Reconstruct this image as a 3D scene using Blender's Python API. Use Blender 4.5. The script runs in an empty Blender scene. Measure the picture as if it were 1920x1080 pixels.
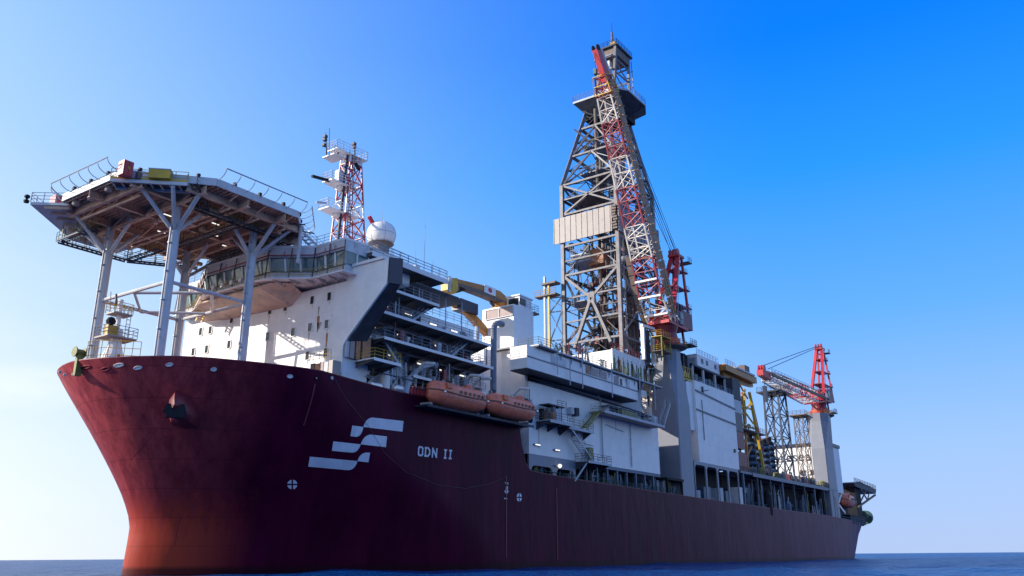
import bpy, bmesh, math, random
import numpy as np
from mathutils import Vector, Matrix
random.seed(7)
R = math.radians
scn = bpy.context.scene

# ---------------------------------------------------------------- camera
FOC, PCX, PCY = 1589.0, 1000.0, 540.0
TH, ROLL, AZ = R(17.55), R(0.45), R(34.3)
CAM = np.array([-42.7, -88.3, 1.5])
_fw = np.array([math.cos(AZ)*math.cos(TH), math.sin(AZ)*math.cos(TH), math.sin(TH)])
_r0 = np.array([math.sin(AZ), -math.cos(AZ), 0.0]); _u0 = np.cross(_r0, _fw)
_rt = math.cos(ROLL)*_r0 - math.sin(ROLL)*_u0
_up = math.sin(ROLL)*_r0 + math.cos(ROLL)*_u0
cd = bpy.data.cameras.new('camera'); cam = bpy.data.objects.new('camera', cd)
scn.collection.objects.link(cam); scn.camera = cam
cd.sensor_width = 36; cd.lens = 36*FOC/1920; cd.shift_x = (960-PCX)/1920
cd.clip_start = 0.5; cd.clip_end = 60000
M = Matrix(((_rt[0], _up[0], -_fw[0], CAM[0]), (_rt[1], _up[1], -_fw[1], CAM[1]), (_rt[2], _up[2], -_fw[2], CAM[2]), (0, 0, 0, 1)))
cam.matrix_world = M

# ---------------------------------------------------------------- sky, sun, exposure
SUN_EL, SUN_PHI = R(23), R(47)      # a low sun stands off the starboard bow
sdir = Vector((-math.cos(SUN_EL)*math.cos(SUN_PHI), math.cos(SUN_EL)*math.sin(SUN_PHI), math.sin(SUN_EL)))
w = bpy.data.worlds.new('World'); scn.world = w; w.use_nodes = True
nt = w.node_tree; nt.nodes.clear()
sky = nt.nodes.new('ShaderNodeTexSky'); sky.sky_type = 'NISHITA'; sky.sun_disc = False
sky.sun_elevation = SUN_EL; sky.sun_rotation = math.atan2(sdir.x, sdir.y)
sky.altitude = 0; sky.air_density = 1.0; sky.dust_density = 0.6; sky.ozone_density = 3.0
def wn(t, **k):
    n = nt.nodes.new(t)
    for a, b in k.items(): setattr(n, a, b)
    return n
def wl(a, b): nt.links.new(a, b)
geo = wn('ShaderNodeTexCoord'); sep = wn('ShaderNodeSeparateXYZ'); wl(geo.outputs['Generated'], sep.inputs[0])
hz = wn('ShaderNodeCombineXYZ'); wl(sep.outputs[0], hz.inputs[0]); wl(sep.outputs[1], hz.inputs[1])
nz = wn('ShaderNodeVectorMath', operation='NORMALIZE'); wl(hz.outputs[0], nz.inputs[0])
dt = wn('ShaderNodeVectorMath', operation='DOT_PRODUCT'); wl(nz.outputs[0], dt.inputs[0]); dt.inputs[1].default_value = Vector((sdir.x, sdir.y, 0)).normalized()
tt = wn('ShaderNodeMapRange'); wl(dt.outputs['Value'], tt.inputs['Value']); tt.inputs['From Min'].default_value = -.47; tt.inputs['From Max'].default_value = .58
def wramp(stops):
    r = wn('ShaderNodeValToRGB'); wl(sep.outputs[2], r.inputs[0]); e = r.color_ramp.elements
    while len(e) < len(stops): e.new(.5)
    for q, (p, c) in zip(e, stops): q.position = p; q.color = (*c, 1)
    return r.outputs[0]
away = wramp([(0,(0.40,0.525,0.80)),(0.11,(0.313,0.508,0.892)),(0.255,(0.117,0.392,0.933)),(0.41,(0.019,0.29,0.942)),(0.54,(0.000,0.195,0.933)),(1,(0.000,0.058,0.500))])
near = wramp([(0,(0.98,1.0,1.0)),(0.06,(0.96,1.0,1.0)),(0.2,(0.80,0.90,0.97)),(0.42,(0.475,0.683,0.933)),(0.55,(0.350,0.592,0.942)),(1,(0.042,0.208,0.667))])
tp = wn('ShaderNodeMath', operation='POWER'); wl(tt.outputs[0], tp.inputs[0]); tp.inputs[1].default_value = 1.75
mx = wn('ShaderNodeMix', data_type='RGBA'); wl(tp.outputs[0], mx.inputs[0]); wl(away, mx.inputs[6]); wl(near, mx.inputs[7])
bk = wn('ShaderNodeMapRange'); wl(dt.outputs['Value'], bk.inputs['Value']); bk.inputs['From Min'].default_value = -.70; bk.inputs['From Max'].default_value = -1.0; bk.inputs['To Max'].default_value = .6
mx0 = mx; mx = wn('ShaderNodeMix', data_type='RGBA'); wl(bk.outputs[0], mx.inputs[0]); wl(mx0.outputs[2], mx.inputs[6]); mx.inputs[7].default_value = (.52,.64,.86,1)   # added pale belt in the unseen sky behind the view, filling shaded walls
# faint low cloud toward the sun
cm = wn('ShaderNodeMapping'); cm.inputs['Scale'].default_value = (1,1,3.2); cm.inputs['Location'].default_value = (.3,.1,.55); wl(geo.outputs['Generated'], cm.inputs[0])
cn = wn('ShaderNodeTexNoise'); cn.inputs['Scale'].default_value = 3.2; cn.inputs['Detail'].default_value = 7; wl(cm.outputs[0], cn.inputs[0])
cr = wn('ShaderNodeMapRange'); wl(cn.outputs['Fac'], cr.inputs['Value']); cr.inputs['From Min'].default_value = .48; cr.inputs['From Max'].default_value = .66; cr.inputs['To Max'].default_value = .8
ce = wn('ShaderNodeMapRange'); wl(sep.outputs[2], ce.inputs['Value']); ce.inputs['From Min'].default_value = .30; ce.inputs['From Max'].default_value = .12
cq = wn('ShaderNodeMath', operation='MULTIPLY'); wl(cr.outputs[0], cq.inputs[0]); wl(ce.outputs[0], cq.inputs[1])
cq2 = wn('ShaderNodeMath', operation='MULTIPLY'); wl(cq.outputs[0], cq2.inputs[0]); wl(tt.outputs[0], cq2.inputs[1])
mc = wn('ShaderNodeMix', data_type='RGBA'); wl(cq2.outputs[0], mc.inputs[0]); wl(mx.outputs[2], mc.inputs[6]); mc.inputs[7].default_value = (.93,.96,1,1)
# graded air colours laid over the physical sky
ns = wn('ShaderNodeVectorMath', operation='SCALE'); wl(sky.outputs[0], ns.inputs[0]); ns.inputs['Scale'].default_value = .1
ms = wn('ShaderNodeMix', data_type='RGBA'); ms.inputs[0].default_value = .95; wl(ns.outputs[0], ms.inputs[6]); wl(mc.outputs[2], ms.inputs[7])
bg = nt.nodes.new('ShaderNodeBackground'); bg.inputs[1].default_value = 1.0
wo = nt.nodes.new('ShaderNodeOutputWorld'); wl(ms.outputs[2], bg.inputs[0]); wl(bg.outputs[0], wo.inputs[0])
sl = bpy.data.lights.new('sun', 'SUN'); sl.energy = 5.0; sl.angle = R(0.5); sl.color = (1.0, 0.93, 0.84)
so = bpy.data.objects.new('sun', sl); scn.collection.objects.link(so)
so.rotation_euler = sdir.to_track_quat('Z', 'Y').to_euler()
scn.view_settings.view_transform = 'Standard'; scn.view_settings.look = 'None'
scn.view_settings.exposure = 0.27; scn.view_settings.gamma = 1.0

# ---------------------------------------------------------------- helpers
def _ray(px, py):
    return _fw*FOC + _rt*(px-PCX) - _up*(py-PCY)
def U(px, py, x=None, y=None, z=None):
    """real position of a point of the photograph that lies on the plane x=, y= or z= of the ship"""
    d = _ray(px, py)
    k = 0 if x is not None else 1 if y is not None else 2
    v = (x, y, z)[k]
    return Vector(CAM + d*((v-CAM[k])/d[k]))

class MB:
    def __init__(s): s.v = []; s.f = []
    def add(s, vs, fs):
        o = len(s.v); s.v += [tuple(p) for p in vs]; s.f += [tuple(i+o for i in f) for f in fs]; return s
    def box(s, a, b):
        x0, x1 = sorted((a[0], b[0])); y0, y1 = sorted((a[1], b[1])); z0, z1 = sorted((a[2], b[2]))
        return s.add([(x0,y0,z0),(x1,y0,z0),(x1,y1,z0),(x0,y1,z0),(x0,y0,z1),(x1,y0,z1),(x1,y1,z1),(x0,y1,z1)],
              [(3,2,1,0),(4,5,6,7),(0,1,5,4),(1,2,6,5),(2,3,7,6),(3,0,4,7)])
    def cbox(s, c, sx, sy, sz): return s.box((c[0]-sx/2,c[1]-sy/2,c[2]-sz/2),(c[0]+sx/2,c[1]+sy/2,c[2]+sz/2))
    def beam(s, a, b, w, h=None, upv=(0,0,1)):
        h = h or w; a = Vector(a); b = Vector(b); d = (b-a)
        if d.length < 1e-6: return s
        d.normalize(); u = Vector(upv)
        if abs(d.dot(u)) > 0.98: u = Vector((1,0,0))
        r = d.cross(u).normalized(); u = r.cross(d).normalized()
        vs = []
        for p in (a, b):
            for i, j in ((-1,-1),(1,-1),(1,1),(-1,1)): vs.append(p + r*(i*w/2) + u*(j*h/2))
        return s.add(vs, [(3,2,1,0),(4,5,6,7),(0,1,5,4),(1,2,6,5),(2,3,7,6),(3,0,4,7)])
    def tube(s, a, b, r, n=6, r2=None, cap=True):
        r2 = r if r2 is None else r2
        a = Vector(a); b = Vector(b); d = b-a
        if d.length < 1e-6: return s
        d.normalize(); u = Vector((0,0,1)) if abs(d.z) < .9 else Vector((1,0,0))
        e = d.cross(u).normalized(); g = d.cross(e)
        vs = []
        for p, q in ((a, r), (b, r2)):
            for i in range(n):
                t = 2*math.pi*i/n; vs.append(p + e*(q*math.cos(t)) + g*(q*math.sin(t)))
        fs = [(i, (i+1) % n, n+(i+1) % n, n+i) for i in range(n)]
        if cap: fs += [tuple(range(n))[::-1], tuple(range(n, 2*n))]
        return s.add(vs, fs)
    def path(s, pts, r, n=6):
        for a, b in zip(pts, pts[1:]): s.tube(a, b, r, n)
        return s
    def prism(s, poly, z0, z1):
        n = len(poly); z = (lambda v, i: v[i] if isinstance(v, (list, tuple)) else v)
        vs = [(p[0], p[1], z(z0, i)) for i, p in enumerate(poly)] + [(p[0], p[1], z(z1, i)) for i, p in enumerate(poly)]
        return s.add(vs, [tuple(range(n))[::-1], tuple(range(n, 2*n))] + [(i, (i+1) % n, n+(i+1) % n, n+i) for i in range(n)])
    def extr(s, pts, off):
        """closed polygon of 3-D points pushed along off"""
        n = len(pts); off = Vector(off)
        vs = [Vector(p) for p in pts]; vs += [p+off for p in vs]
        return s.add(vs, [tuple(range(n))[::-1], tuple(range(n, 2*n))] + [(i, (i+1) % n, n+(i+1) % n, n+i) for i in range(n)])
    def lathe(s, c, prof, n=20, axis='z'):
        vs = []
        for r, h in prof:
            for i in range(n):
                t = 2*math.pi*i/n; a, b = r*math.cos(t), r*math.sin(t)
                vs.append((c[0]+a, c[1]+b, c[2]+h) if axis == 'z' else (c[0]+h, c[1]+a, c[2]+b) if axis == 'x' else (c[0]+a, c[1]+h, c[2]+b))
        fs = []
        for k in range(len(prof)-1):
            for i in range(n): fs.append((k*n+i, k*n+(i+1) % n, (k+1)*n+(i+1) % n, (k+1)*n+i))
        fs += [tuple(range(n))[::-1], tuple(range((len(prof)-1)*n, len(prof)*n))]
        return s.add(vs, fs)
    def loft(s, rings, cap=True):
        n = len(rings[0]); vs = [p for r in rings for p in r]; fs = []
        for k in range(len(rings)-1):
            for i in range(n): fs.append((k*n+i, k*n+(i+1) % n, (k+1)*n+(i+1) % n, (k+1)*n+i))
        if cap: fs += [tuple(range(n))[::-1], tuple(range((len(rings)-1)*n, len(rings)*n))]
        return s.add(vs, fs)
    def rail(s, pts, h=1.1, step=1.5, r=.035, rows=3, closed=False):
        pts = [Vector(p) for p in pts]
        if closed: pts = pts+[pts[0]]
        for a, b in zip(pts, pts[1:]):
            L = (b-a).length; k = max(1, round(L/step))
            for i in range(k+1):
                p = a.lerp(b, i/k); s.tube(p, p+Vector((0,0,h)), r, 4, cap=False)
            for j in range(rows):
                o = Vector((0,0,h*(1-j/rows))); s.tube(a+o, b+o, r*.9, 4, cap=False)
        return s
    def ladder(s, a, b, w=.5, side=(1,0,0), r=.03):
        a = Vector(a); b = Vector(b); sd = Vector(side).normalized()*(w/2)
        s.tube(a-sd, b-sd, r, 4); s.tube(a+sd, b+sd, r, 4)
        k = int((b-a).length/.45)
        for i in range(1, k): p = a.lerp(b, i/k); s.tube(p-sd, p+sd, r*.8, 4)
        return s
    def build(s, name, mat, parent=None, smooth=False, kind=None):
        me = bpy.data.meshes.new(name)
        o = bpy.data.objects.new(name, me); scn.collection.objects.link(o)
        loc = Vector((0,0,0)); p = parent
        while p is not None: loc += p.location; p = p.parent
        if parent is None and s.v and not kind:
            mn = np.min(np.array(s.v), 0); mx = np.max(np.array(s.v), 0)
            loc = Vector(((mn[0]+mx[0])/2, (mn[1]+mx[1])/2, mn[2])); o.location = loc
        me.from_pydata([(v[0]-loc.x, v[1]-loc.y, v[2]-loc.z) for v in s.v], [], s.f)
        me.materials.append(mat)
        bm = bmesh.new(); bm.from_mesh(me); bmesh.ops.recalc_face_normals(bm, faces=bm.faces); bm.to_mesh(me); bm.free()
        if smooth:
            me.polygons.foreach_set('use_smooth', [True]*len(me.polygons))
            try: me.set_sharp_from_angle(angle=R(40))
            except Exception: pass
        if parent is not None: o.parent = parent
        if kind: o['kind'] = kind
        return o

def thing(name, loc, label, cat, group=None):
    o = bpy.data.objects.new(name, None); scn.collection.objects.link(o); o.location = Vector(loc)
    o.empty_display_size = .5; o['label'] = label; o['category'] = cat
    if group: o['group'] = group
    return o
def tag(o, label, cat, group=None):
    o['label'] = label; o['category'] = cat
    if group: o['group'] = group
    return o
def copy_tree(o, parent=None):
    c = o.copy(); scn.collection.objects.link(c); c.parent = parent
    for ch in list(o.children): copy_tree(ch, c)
    return c
ORD = ['first','second','third','fourth','fifth','sixth','seventh','eighth','ninth','tenth','eleventh','twelfth','thirteenth',
       'fourteenth','fifteenth','sixteenth','seventeenth','eighteenth','nineteenth','twentieth','twenty-first','twenty-second',
       'twenty-third','twenty-fourth','twenty-fifth','twenty-sixth','twenty-seventh','twenty-eighth','twenty-ninth','thirtieth']

# ---------------------------------------------------------------- materials
def mat(name, col, rough=.5, metal=0.0, var=.18, scale=.6, rust=0.0, rustcol=(.16,.05,.02), streak=0.0, streakcol=None, bump=0.0, spec=.5, emit=None, seams=0):
    m = bpy.data.materials.new(name); m.use_nodes = True; t = m.node_tree; N = t.nodes; L = t.links
    b = N['Principled BSDF']; b.inputs['Roughness'].default_value = rough; b.inputs['Metallic'].default_value = metal
    b.inputs['Specular IOR Level'].default_value = spec
    tc = N.new('ShaderNodeTexCoord')
    def noise(sc, scl=(1,1,1), det=5, rg=.6):
        mp = N.new('ShaderNodeMapping'); mp.inputs['Scale'].default_value = scl; L.new(tc.outputs['Object'], mp.inputs['Vector'])
        n = N.new('ShaderNodeTexNoise'); n.inputs['Scale'].default_value = sc; n.inputs['Detail'].default_value = det; n.inputs['Roughness'].default_value = rg
        L.new(mp.outputs[0], n.inputs['Vector']); return n.outputs['Fac']
    def ramp(src, a, c):
        r = N.new('ShaderNodeMapRange'); r.inputs['From Min'].default_value = a; r.inputs['From Max'].default_value = c; r.clamp = True
        L.new(src, r.inputs['Value']); return r.outputs[0]
    def mix(f, a, c):
        x = N.new('ShaderNodeMix'); x.data_type = 'RGBA'
        if isinstance(f, float): x.inputs[0].default_value = f
        else: L.new(f, x.inputs[0])
        for k, q in ((6, a), (7, c)):
            if isinstance(q, tuple): x.inputs[k].default_value = (*q, 1)
            else: L.new(q, x.inputs[k])
        return x.outputs[2]
    dk = tuple(c*(1-var) for c in col); lt = tuple(min(1, c*(1+var*.6)) for c in col)
    c = mix(ramp(noise(scale), .35, .65), dk, lt)
    if streak:
        sc = streakcol or tuple(x*.55 for x in col)
        f = ramp(noise(1.3, (1,1,.07), 6), .56, .78)
        g = N.new('ShaderNodeMath'); g.operation = 'MULTIPLY'; g.inputs[1].default_value = streak; L.new(f, g.inputs[0])
        c = mix(g.outputs[0], c, sc)
    if rust:
        f = ramp(noise(.9, (1,1,.35), 8, .7), .67-rust*.2, .74-rust*.1)
        c = mix(f, c, rustcol)
    if seams:
        sp_ = N.new('ShaderNodeSeparateXYZ'); L.new(tc.outputs['Object'], sp_.inputs[0]); ad = N.new('ShaderNodeMath'); L.new(sp_.outputs[0], ad.inputs[0]); L.new(sp_.outputs[1], ad.inputs[1])
        cx = N.new('ShaderNodeCombineXYZ'); L.new(ad.outputs[0], cx.inputs[0]); L.new(sp_.outputs[2], cx.inputs[1])
        bk = N.new('ShaderNodeTexBrick'); L.new(cx.outputs[0], bk.inputs['Vector']); bk.inputs['Scale'].default_value = 1; bk.inputs['Brick Width'].default_value = 5.5; bk.inputs['Row Height'].default_value = 2.4
        bk.inputs['Mortar Size'].default_value = .03; bk.inputs['Mortar Smooth'].default_value = .5; bk.inputs['Color1'].default_value = (1,1,1,1); bk.inputs['Color2'].default_value = (.75,.75,.75,1); bk.inputs['Mortar'].default_value = (0,0,0,1)
        bw = N.new('ShaderNodeRGBToBW'); L.new(bk.outputs['Color'], bw.inputs[0])
        c = mix(ramp(bw.outputs[0], 1.15, -.9*1/max(.05, seams)), c, tuple(q*.45 for q in col))
    L.new(c, b.inputs['Base Color'])
    if bump:
        bp = N.new('ShaderNodeBump'); bp.inputs['Strength'].default_value = bump; bp.inputs['Distance'].default_value = .1
        L.new(noise(.5), bp.inputs['Height']); L.new(bp.outputs[0], b.inputs['Normal'])
    if emit:
        b.inputs['Emission Color'].default_value = (*emit[0], 1); b.inputs['Emission Strength'].default_value = emit[1]
    return m
WHITE = mat('white_paint', (.86,.82,.78), .45, rust=.12, rustcol=(.38,.16,.06), streak=.35, streakcol=(.55,.42,.33), var=.07, seams=.2)
WHITE2 = mat('clean_white_paint', (.86,.80,.74), .4, var=.06, streak=.2, streakcol=(.52,.42,.34), rust=.06, rustcol=(.4,.2,.1), seams=.25, bump=.25)
GREYW = mat('off_white_steel', (.60,.58,.57), .45, rust=.28, rustcol=(.25,.11,.05), var=.12, streak=.3)
LGREY = mat('light_grey_paint', (.42,.43,.46), .45, rust=.15, var=.12, streak=.3)
MGREY = mat('mid_grey_paint', (.20,.21,.24), .5, rust=.3, var=.2)
DGREY = mat('dark_grey_steel', (.055,.06,.075), .55, rust=.3, var=.3, spec=.25)
SOFFIT = mat('soffit_tan_paint', (.62,.46,.36), .6, rust=.45, rustcol=(.14,.06,.03), var=.25)
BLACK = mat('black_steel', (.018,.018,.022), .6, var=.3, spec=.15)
DERR = mat('derrick_steel', (.155,.14,.145), .5, .1, rust=.32, rustcol=(.15,.08,.05), var=.3, scale=1.0)
GALV = mat('galvanised_steel', (.36,.36,.37), .45, .3, rust=.35, rustcol=(.17,.07,.04), var=.2, scale=1.5)
BROWN = mat('brown_weathered_steel', (.16,.115,.09), .6, rust=.6, var=.3, scale=1.5)
RED = mat('red_paint', (.52,.03,.04), .4, rust=.15, rustcol=(.12,.03,.02), var=.2)
DRED = mat('dark_red_paint', (.20,.02,.03), .45, rust=.2, var=.25)
YEL = mat('yellow_paint', (.60,.36,.02), .45, rust=.3, rustcol=(.2,.09,.02), var=.2)
OCHRE = mat('ochre_orange_paint', (.48,.18,.02), .45, rust=.3, rustcol=(.18,.06,.02), var=.2)
ORANGE = mat('orange_grp', (.88,.21,.10), .35, var=.15, streak=.35, streakcol=(.4,.1,.05), scale=1.2)
BLUEG = mat('blue_grey_machinery', (.06,.10,.16), .45, rust=.2, var=.3)
GREEN = mat('dark_green_paint', (.03,.09,.07), .5, rust=.2, var=.3)
OLIVE = mat('olive_yellow_paint', (.22,.20,.04), .5, rust=.3, var=.3)
PED = mat('pedestal_grey_paint', (.21,.215,.25), .42, var=.06, streak=.25, streakcol=(.30,.31,.34))
GLASS = mat('bridge_glass', (.10,.19,.20), .12, var=.3, spec=.9)
DARKWIN = mat('window_glass', (.015,.017,.02), .1, var=.2, spec=.6)
TUBE = mat('lit_tube', (.9,.9,.85), .5, emit=((1,.97,.85), 1.0))
PIPERED = mat('fire_main_red', (.35,.03,.03), .5, rust=.3, var=.2)
SILVER = mat('silver_lagging', (.62,.63,.65), .3, .7, var=.1)
NAVY = mat('navy_paint', (.008,.012,.04), .4, var=.2)
MARK = mat('mark_white_paint', (.62,.62,.66), .5, var=.12, streak=.6, streakcol=(.38,.34,.38))
SIGNW = mat('white_sign', (.78,.78,.76), .5, var=.04)
CORR = mat('corrugated_cladding', (.37,.31,.27), .5, rust=.2, rustcol=(.25,.14,.08), streak=.5, var=.1)
PANEL = mat('rusty_door_panel', (.42,.30,.26), .6, rust=.35, var=.15)
RUSTDOOR = mat('orange_rusty_plate', (.45,.20,.10), .6, rust=.5, var=.25, scale=2)

# hull paint: chalky red-brown, bow sunlight and aft haze painted in, orange-red antifouling near the water, scuffs and drips
def hull_mat():
    m = bpy.data.materials.new('hull_red_paint'); m.use_nodes = True; t = m.node_tree; N = t.nodes; L = t.links
    b = N['Principled BSDF']; b.inputs['Roughness'].default_value = .42; b.inputs['Specular IOR Level'].default_value = .1; b.inputs['Specular Tint'].default_value = (.85,.6,1,1)
    tc = N.new('ShaderNodeNewGeometry')
    def noise(sc, scl, det=6, rg=.6):
        mp = N.new('ShaderNodeMapping'); mp.inputs['Scale'].default_value = scl; L.new(tc.outputs['Position'], mp.inputs['Vector'])
        n = N.new('ShaderNodeTexNoise'); n.inputs['Scale'].default_value = sc; n.inputs['Detail'].default_value = det; n.inputs['Roughness'].default_value = rg
        L.new(mp.outputs[0], n.inputs['Vector']); return n.outputs['Fac']
    def mr(src, a, c, lo=0., hi=1.):
        r = N.new('ShaderNodeMapRange'); r.inputs['From Min'].default_value = a; r.inputs['From Max'].default_value = c
        r.inputs['To Min'].default_value = lo; r.inputs['To Max'].default_value = hi; r.clamp = True; L.new(src, r.inputs['Value']); return r.outputs[0]
    def mix(f, a, c):
        x = N.new('ShaderNodeMix'); x.data_type = 'RGBA'; L.new(f, x.inputs[0])
        for k, q in ((6, a), (7, c)):
            if isinstance(q, tuple): x.inputs[k].default_value = (*q, 1)
            else: L.new(q, x.inputs[k])
        return x.outputs[2]
    sep = N.new('ShaderNodeSeparateXYZ'); L.new(tc.outputs['Position'], sep.inputs[0])
    wob = N.new('ShaderNodeMath'); wob.operation = 'ADD'; L.new(sep.outputs['Z'], wob.inputs[0]); L.new(mr(noise(.25, (1,1,.3)), 0, 1, -1.2, 1.2), wob.inputs[1])
    def mul(p, q):
        x = N.new('ShaderNodeMath'); x.operation = 'MULTIPLY'; L.new(p, x.inputs[0]); L.new(q, x.inputs[1]); return x.outputs[0]
    bow = mr(sep.outputs['X'], 13, 1)           # chalky pink scuffs forward, with the bow's sunlit tone put into the colour
    c = mix(mr(noise(.35, (1,1,.25)), .35, .65), (.040,.001,.012), (.070,.002,.020))
    c = mix(mul(mr(sep.outputs['X'], 95, 235, 0, 1), mr(noise(.12, (1,1,.5), 4), .3, .6, .45, .85)), c, (.17,.055,.105))   # mauve patches aft: haze and sky reflection put into the paint colour
    c = mix(mul(bow, mr(noise(.8, (1,1,.10), 7, .7), .25, .65, .2, .95)), c, (.50,.085,.085))
    c = mix(mr(noise(1.1, (1,1,.06), 8, .7), .55, .75, 0, .35), c, (.13,.02,.03))
    c = mix(mr(noise(2.2, (1,1,.05), 6), .62, .75, 0, .5), c, (.04,.006,.008))
    c = mix(mul(mr(sep.outputs['X'], 21, 14), mr(noise(1.5, (1,1,.12), 9, .8), .30, .62, 0, 1)), c, c) if False else c
    edge = N.new('ShaderNodeMath'); L.new(sep.outputs['Z'], edge.inputs[0]); L.new(mr(noise(1.6, (1,1,.10), 9, .8), .25, .75, -3.2, 3.2), edge.inputs[1])
    c = mix(mul(mr(sep.outputs['X'], 15, 9), mr(edge.outputs[0], 8.2, 3.6, 0, .9)), c, (.36,.045,.018))  # orange antifouling kept to the sunlit bow; shade farther aft put into the colour
    cx = N.new('ShaderNodeCombineXYZ'); L.new(sep.outputs['X'], cx.inputs[0]); L.new(sep.outputs['Z'], cx.inputs[1])
    bk = N.new('ShaderNodeTexBrick'); L.new(cx.outputs[0], bk.inputs['Vector']); bk.inputs['Scale'].default_value = 1; bk.inputs['Brick Width'].default_value = 9; bk.inputs['Row Height'].default_value = 2.7
    bk.inputs['Mortar Size'].default_value = .035; bk.inputs['Mortar Smooth'].default_value = .6; bk.inputs['Color1'].default_value = (1,1,1,1); bk.inputs['Color2'].default_value = (.8,.8,.8,1); bk.inputs['Mortar'].default_value = (0,0,0,1)
    bw = N.new('ShaderNodeRGBToBW'); L.new(bk.outputs['Color'], bw.inputs[0])
    c = mix(mr(bw.outputs[0], 0, .85, .5, 0), c, (.03,.003,.008))
    c = mix(mr(sep.outputs['Z'], .9, .5, 0, .75), c, (.02,.006,.006))
    c = mix(mr(noise(1.6, (1,1,.8), 8, .75), .6, .7, 0, .45), c, (.06,.008,.008))
    L.new(c, b.inputs['Base Color'])
    bp = N.new('ShaderNodeBump'); bp.inputs['Strength'].default_value = .55; bp.inputs['Distance'].default_value = .3
    L.new(noise(.22, (1,1,.35), 3), bp.inputs['Height']); L.new(bp.outputs[0], b.inputs['Normal'])
    return m
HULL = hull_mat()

# ================================================================ SEA
def sea():
    m = bpy.data.materials.new('sea_water'); m.use_nodes = True; t = m.node_tree; N = t.nodes; L = t.links
    b = N['Principled BSDF']; b.inputs['Specular Tint'].default_value = (.22,.72,1,1); b.inputs['Roughness'].default_value = .28; b.inputs['IOR'].default_value = 1.33; b.inputs['Specular IOR Level'].default_value = .35
    b.inputs['Base Color'].default_value = (.0, .042, .17, 1)
    tc = N.new('ShaderNodeTexCoord')
    h = None
    for sc, amp, st in ((.18, 1.0, (1,1.8,1)), (.7, .45, (1,1.5,1)), (2.6, .16, (1,1,1))):
        mp = N.new('ShaderNodeMapping'); mp.inputs['Scale'].default_value = st; mp.inputs['Rotation'].default_value = (0,0,.7)
        L.new(tc.outputs['Object'], mp.inputs['Vector'])
        n = N.new('ShaderNodeTexNoise'); n.inputs['Scale'].default_value = sc; n.inputs['Detail'].default_value = 4
        L.new(mp.outputs[0], n.inputs['Vector'])
        q = N.new('ShaderNodeMath'); q.operation = 'MULTIPLY'; q.inputs[1].default_value = amp; L.new(n.outputs['Fac'], q.inputs[0])
        if h is None: h = q.outputs[0]
        else:
            a = N.new('ShaderNodeMath'); L.new(h, a.inputs[0]); L.new(q.outputs[0], a.inputs[1]); h = a.outputs[0]
    bp = N.new('ShaderNodeBump'); bp.inputs['Strength'].default_value = 1.0; bp.inputs['Distance'].default_value = 1.6
    L.new(h, bp.inputs['Height']); L.new(bp.outputs[0], b.inputs['Normal'])
    rs = [0, 3] + [3*1.045**i for i in range(1, 190)] + [14000, 25000, 45000]
    na = 200; rng = np.random.RandomState(3)
    wv = [(rng.uniform(0, 6.28), 2*math.pi/l, a, rng.uniform(0, 6.28)) for l, a in ((34,.10),(21,.09),(13,.07),(8,.05),(5.3,.035),(3.6,.025),(2.4,.015),(17,.06),(10,.05),(6.5,.04))]
    vs = []; fs = []
    a0 = math.atan2(_fw[1], _fw[0])
    for r in rs:
        for j in range(na+1):
            a = a0 + R(70)*(j/na*2-1)
            if r == 0: a = a0
            x = CAM[0]-8*math.cos(a0)+r*math.cos(a); y = CAM[1]-8*math.sin(a0)+r*math.sin(a)
            amp = 1/(1+(r/700)**2); z = 0
            for th, k, am, ph in wv: z += am*math.sin(k*(x*math.cos(th)+y*math.sin(th))+ph)
            vs.append((x, y, z*amp))
    n1 = na+1
    for i in range(len(rs)-1):
        for j in range(na): fs.append((i*n1+j, (i+1)*n1+j, (i+1)*n1+j+1, i*n1+j+1))
    mb = MB(); mb.add(vs, fs); o = mb.build('sea', m, kind='structure'); o.data.polygons.foreach_set('use_smooth', [True]*len(o.data.polygons))
    # the rest of the sea round and behind the viewer
    mb = MB(); ri = 60000; pts = [(CAM[0]-8*math.cos(a0), CAM[1]-8*math.sin(a0), -.3)]
    k = 60
    for i in range(k+1):
        a = a0+R(70)+(2*math.pi-R(140))*i/k; pts.append((pts[0][0]+45000*math.cos(a), pts[0][1]+45000*math.sin(a), -.3))
    mb.add(pts, [(0, i, i+1) for i in range(1, k+1)]); mb.build('open_sea', m, kind='structure')
sea()

# ================================================================ HULL
YC, HB = -6.4, 15.1
_z = [-4, 0, 3, 4.5, 6, 8, 10, 12, 14, 16, 18, 19.8, 24]
_x0 = [6.4, 6.56, 6.88, 7.05, 6.74, 5.85, 4.72, 3.53, 2.21, .82, -.56, -1.65, -4.4]
_zz = [-4, 0, 6, 12, 20, 24]; _a = [44, 42, 34, 25, 18, 14.5]; _n = [1.6, 1.7, 1.8, 1.9, 2.0, 2.0]
def hx0(z): return float(np.interp(z, _z, _x0))
def ha(z): return float(np.interp(z, _zz, _a))
def hn(z): return float(np.interp(z, _zz, _n))
NT = 30
def hull_pt(j, z):
    """j: station number 0 stem .. ; returns x, half breadth at height z"""
    x0, a, n = hx0(z), ha(z), hn(z)
    if j <= NT:
        t = (math.pi/2)*(j/NT)
        return x0 + a*(1-math.cos(t)**(2/n)), HB*math.sin(t)**(2/n)
    j -= NT; xs = x0+a
    if j <= 6: return xs + (50.5-xs)*j/6, HB
    return ST[j-7], stern_b(ST[j-7], z)
def stern_b(x, z):
    if x < 196: return HB
    u = (x-196)/44; zz = max(0, min(1, z/11))
    return HB*(1-(.46*(1-zz)+.20*zz)*u**2.0)
ST = [51.3, 52.2, 53.1, 54.2, 58, 66, 76, 88, 100, 115, 130, 145, 160, 175, 190, 198, 206, 214, 222, 230, 236, 240]
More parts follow.
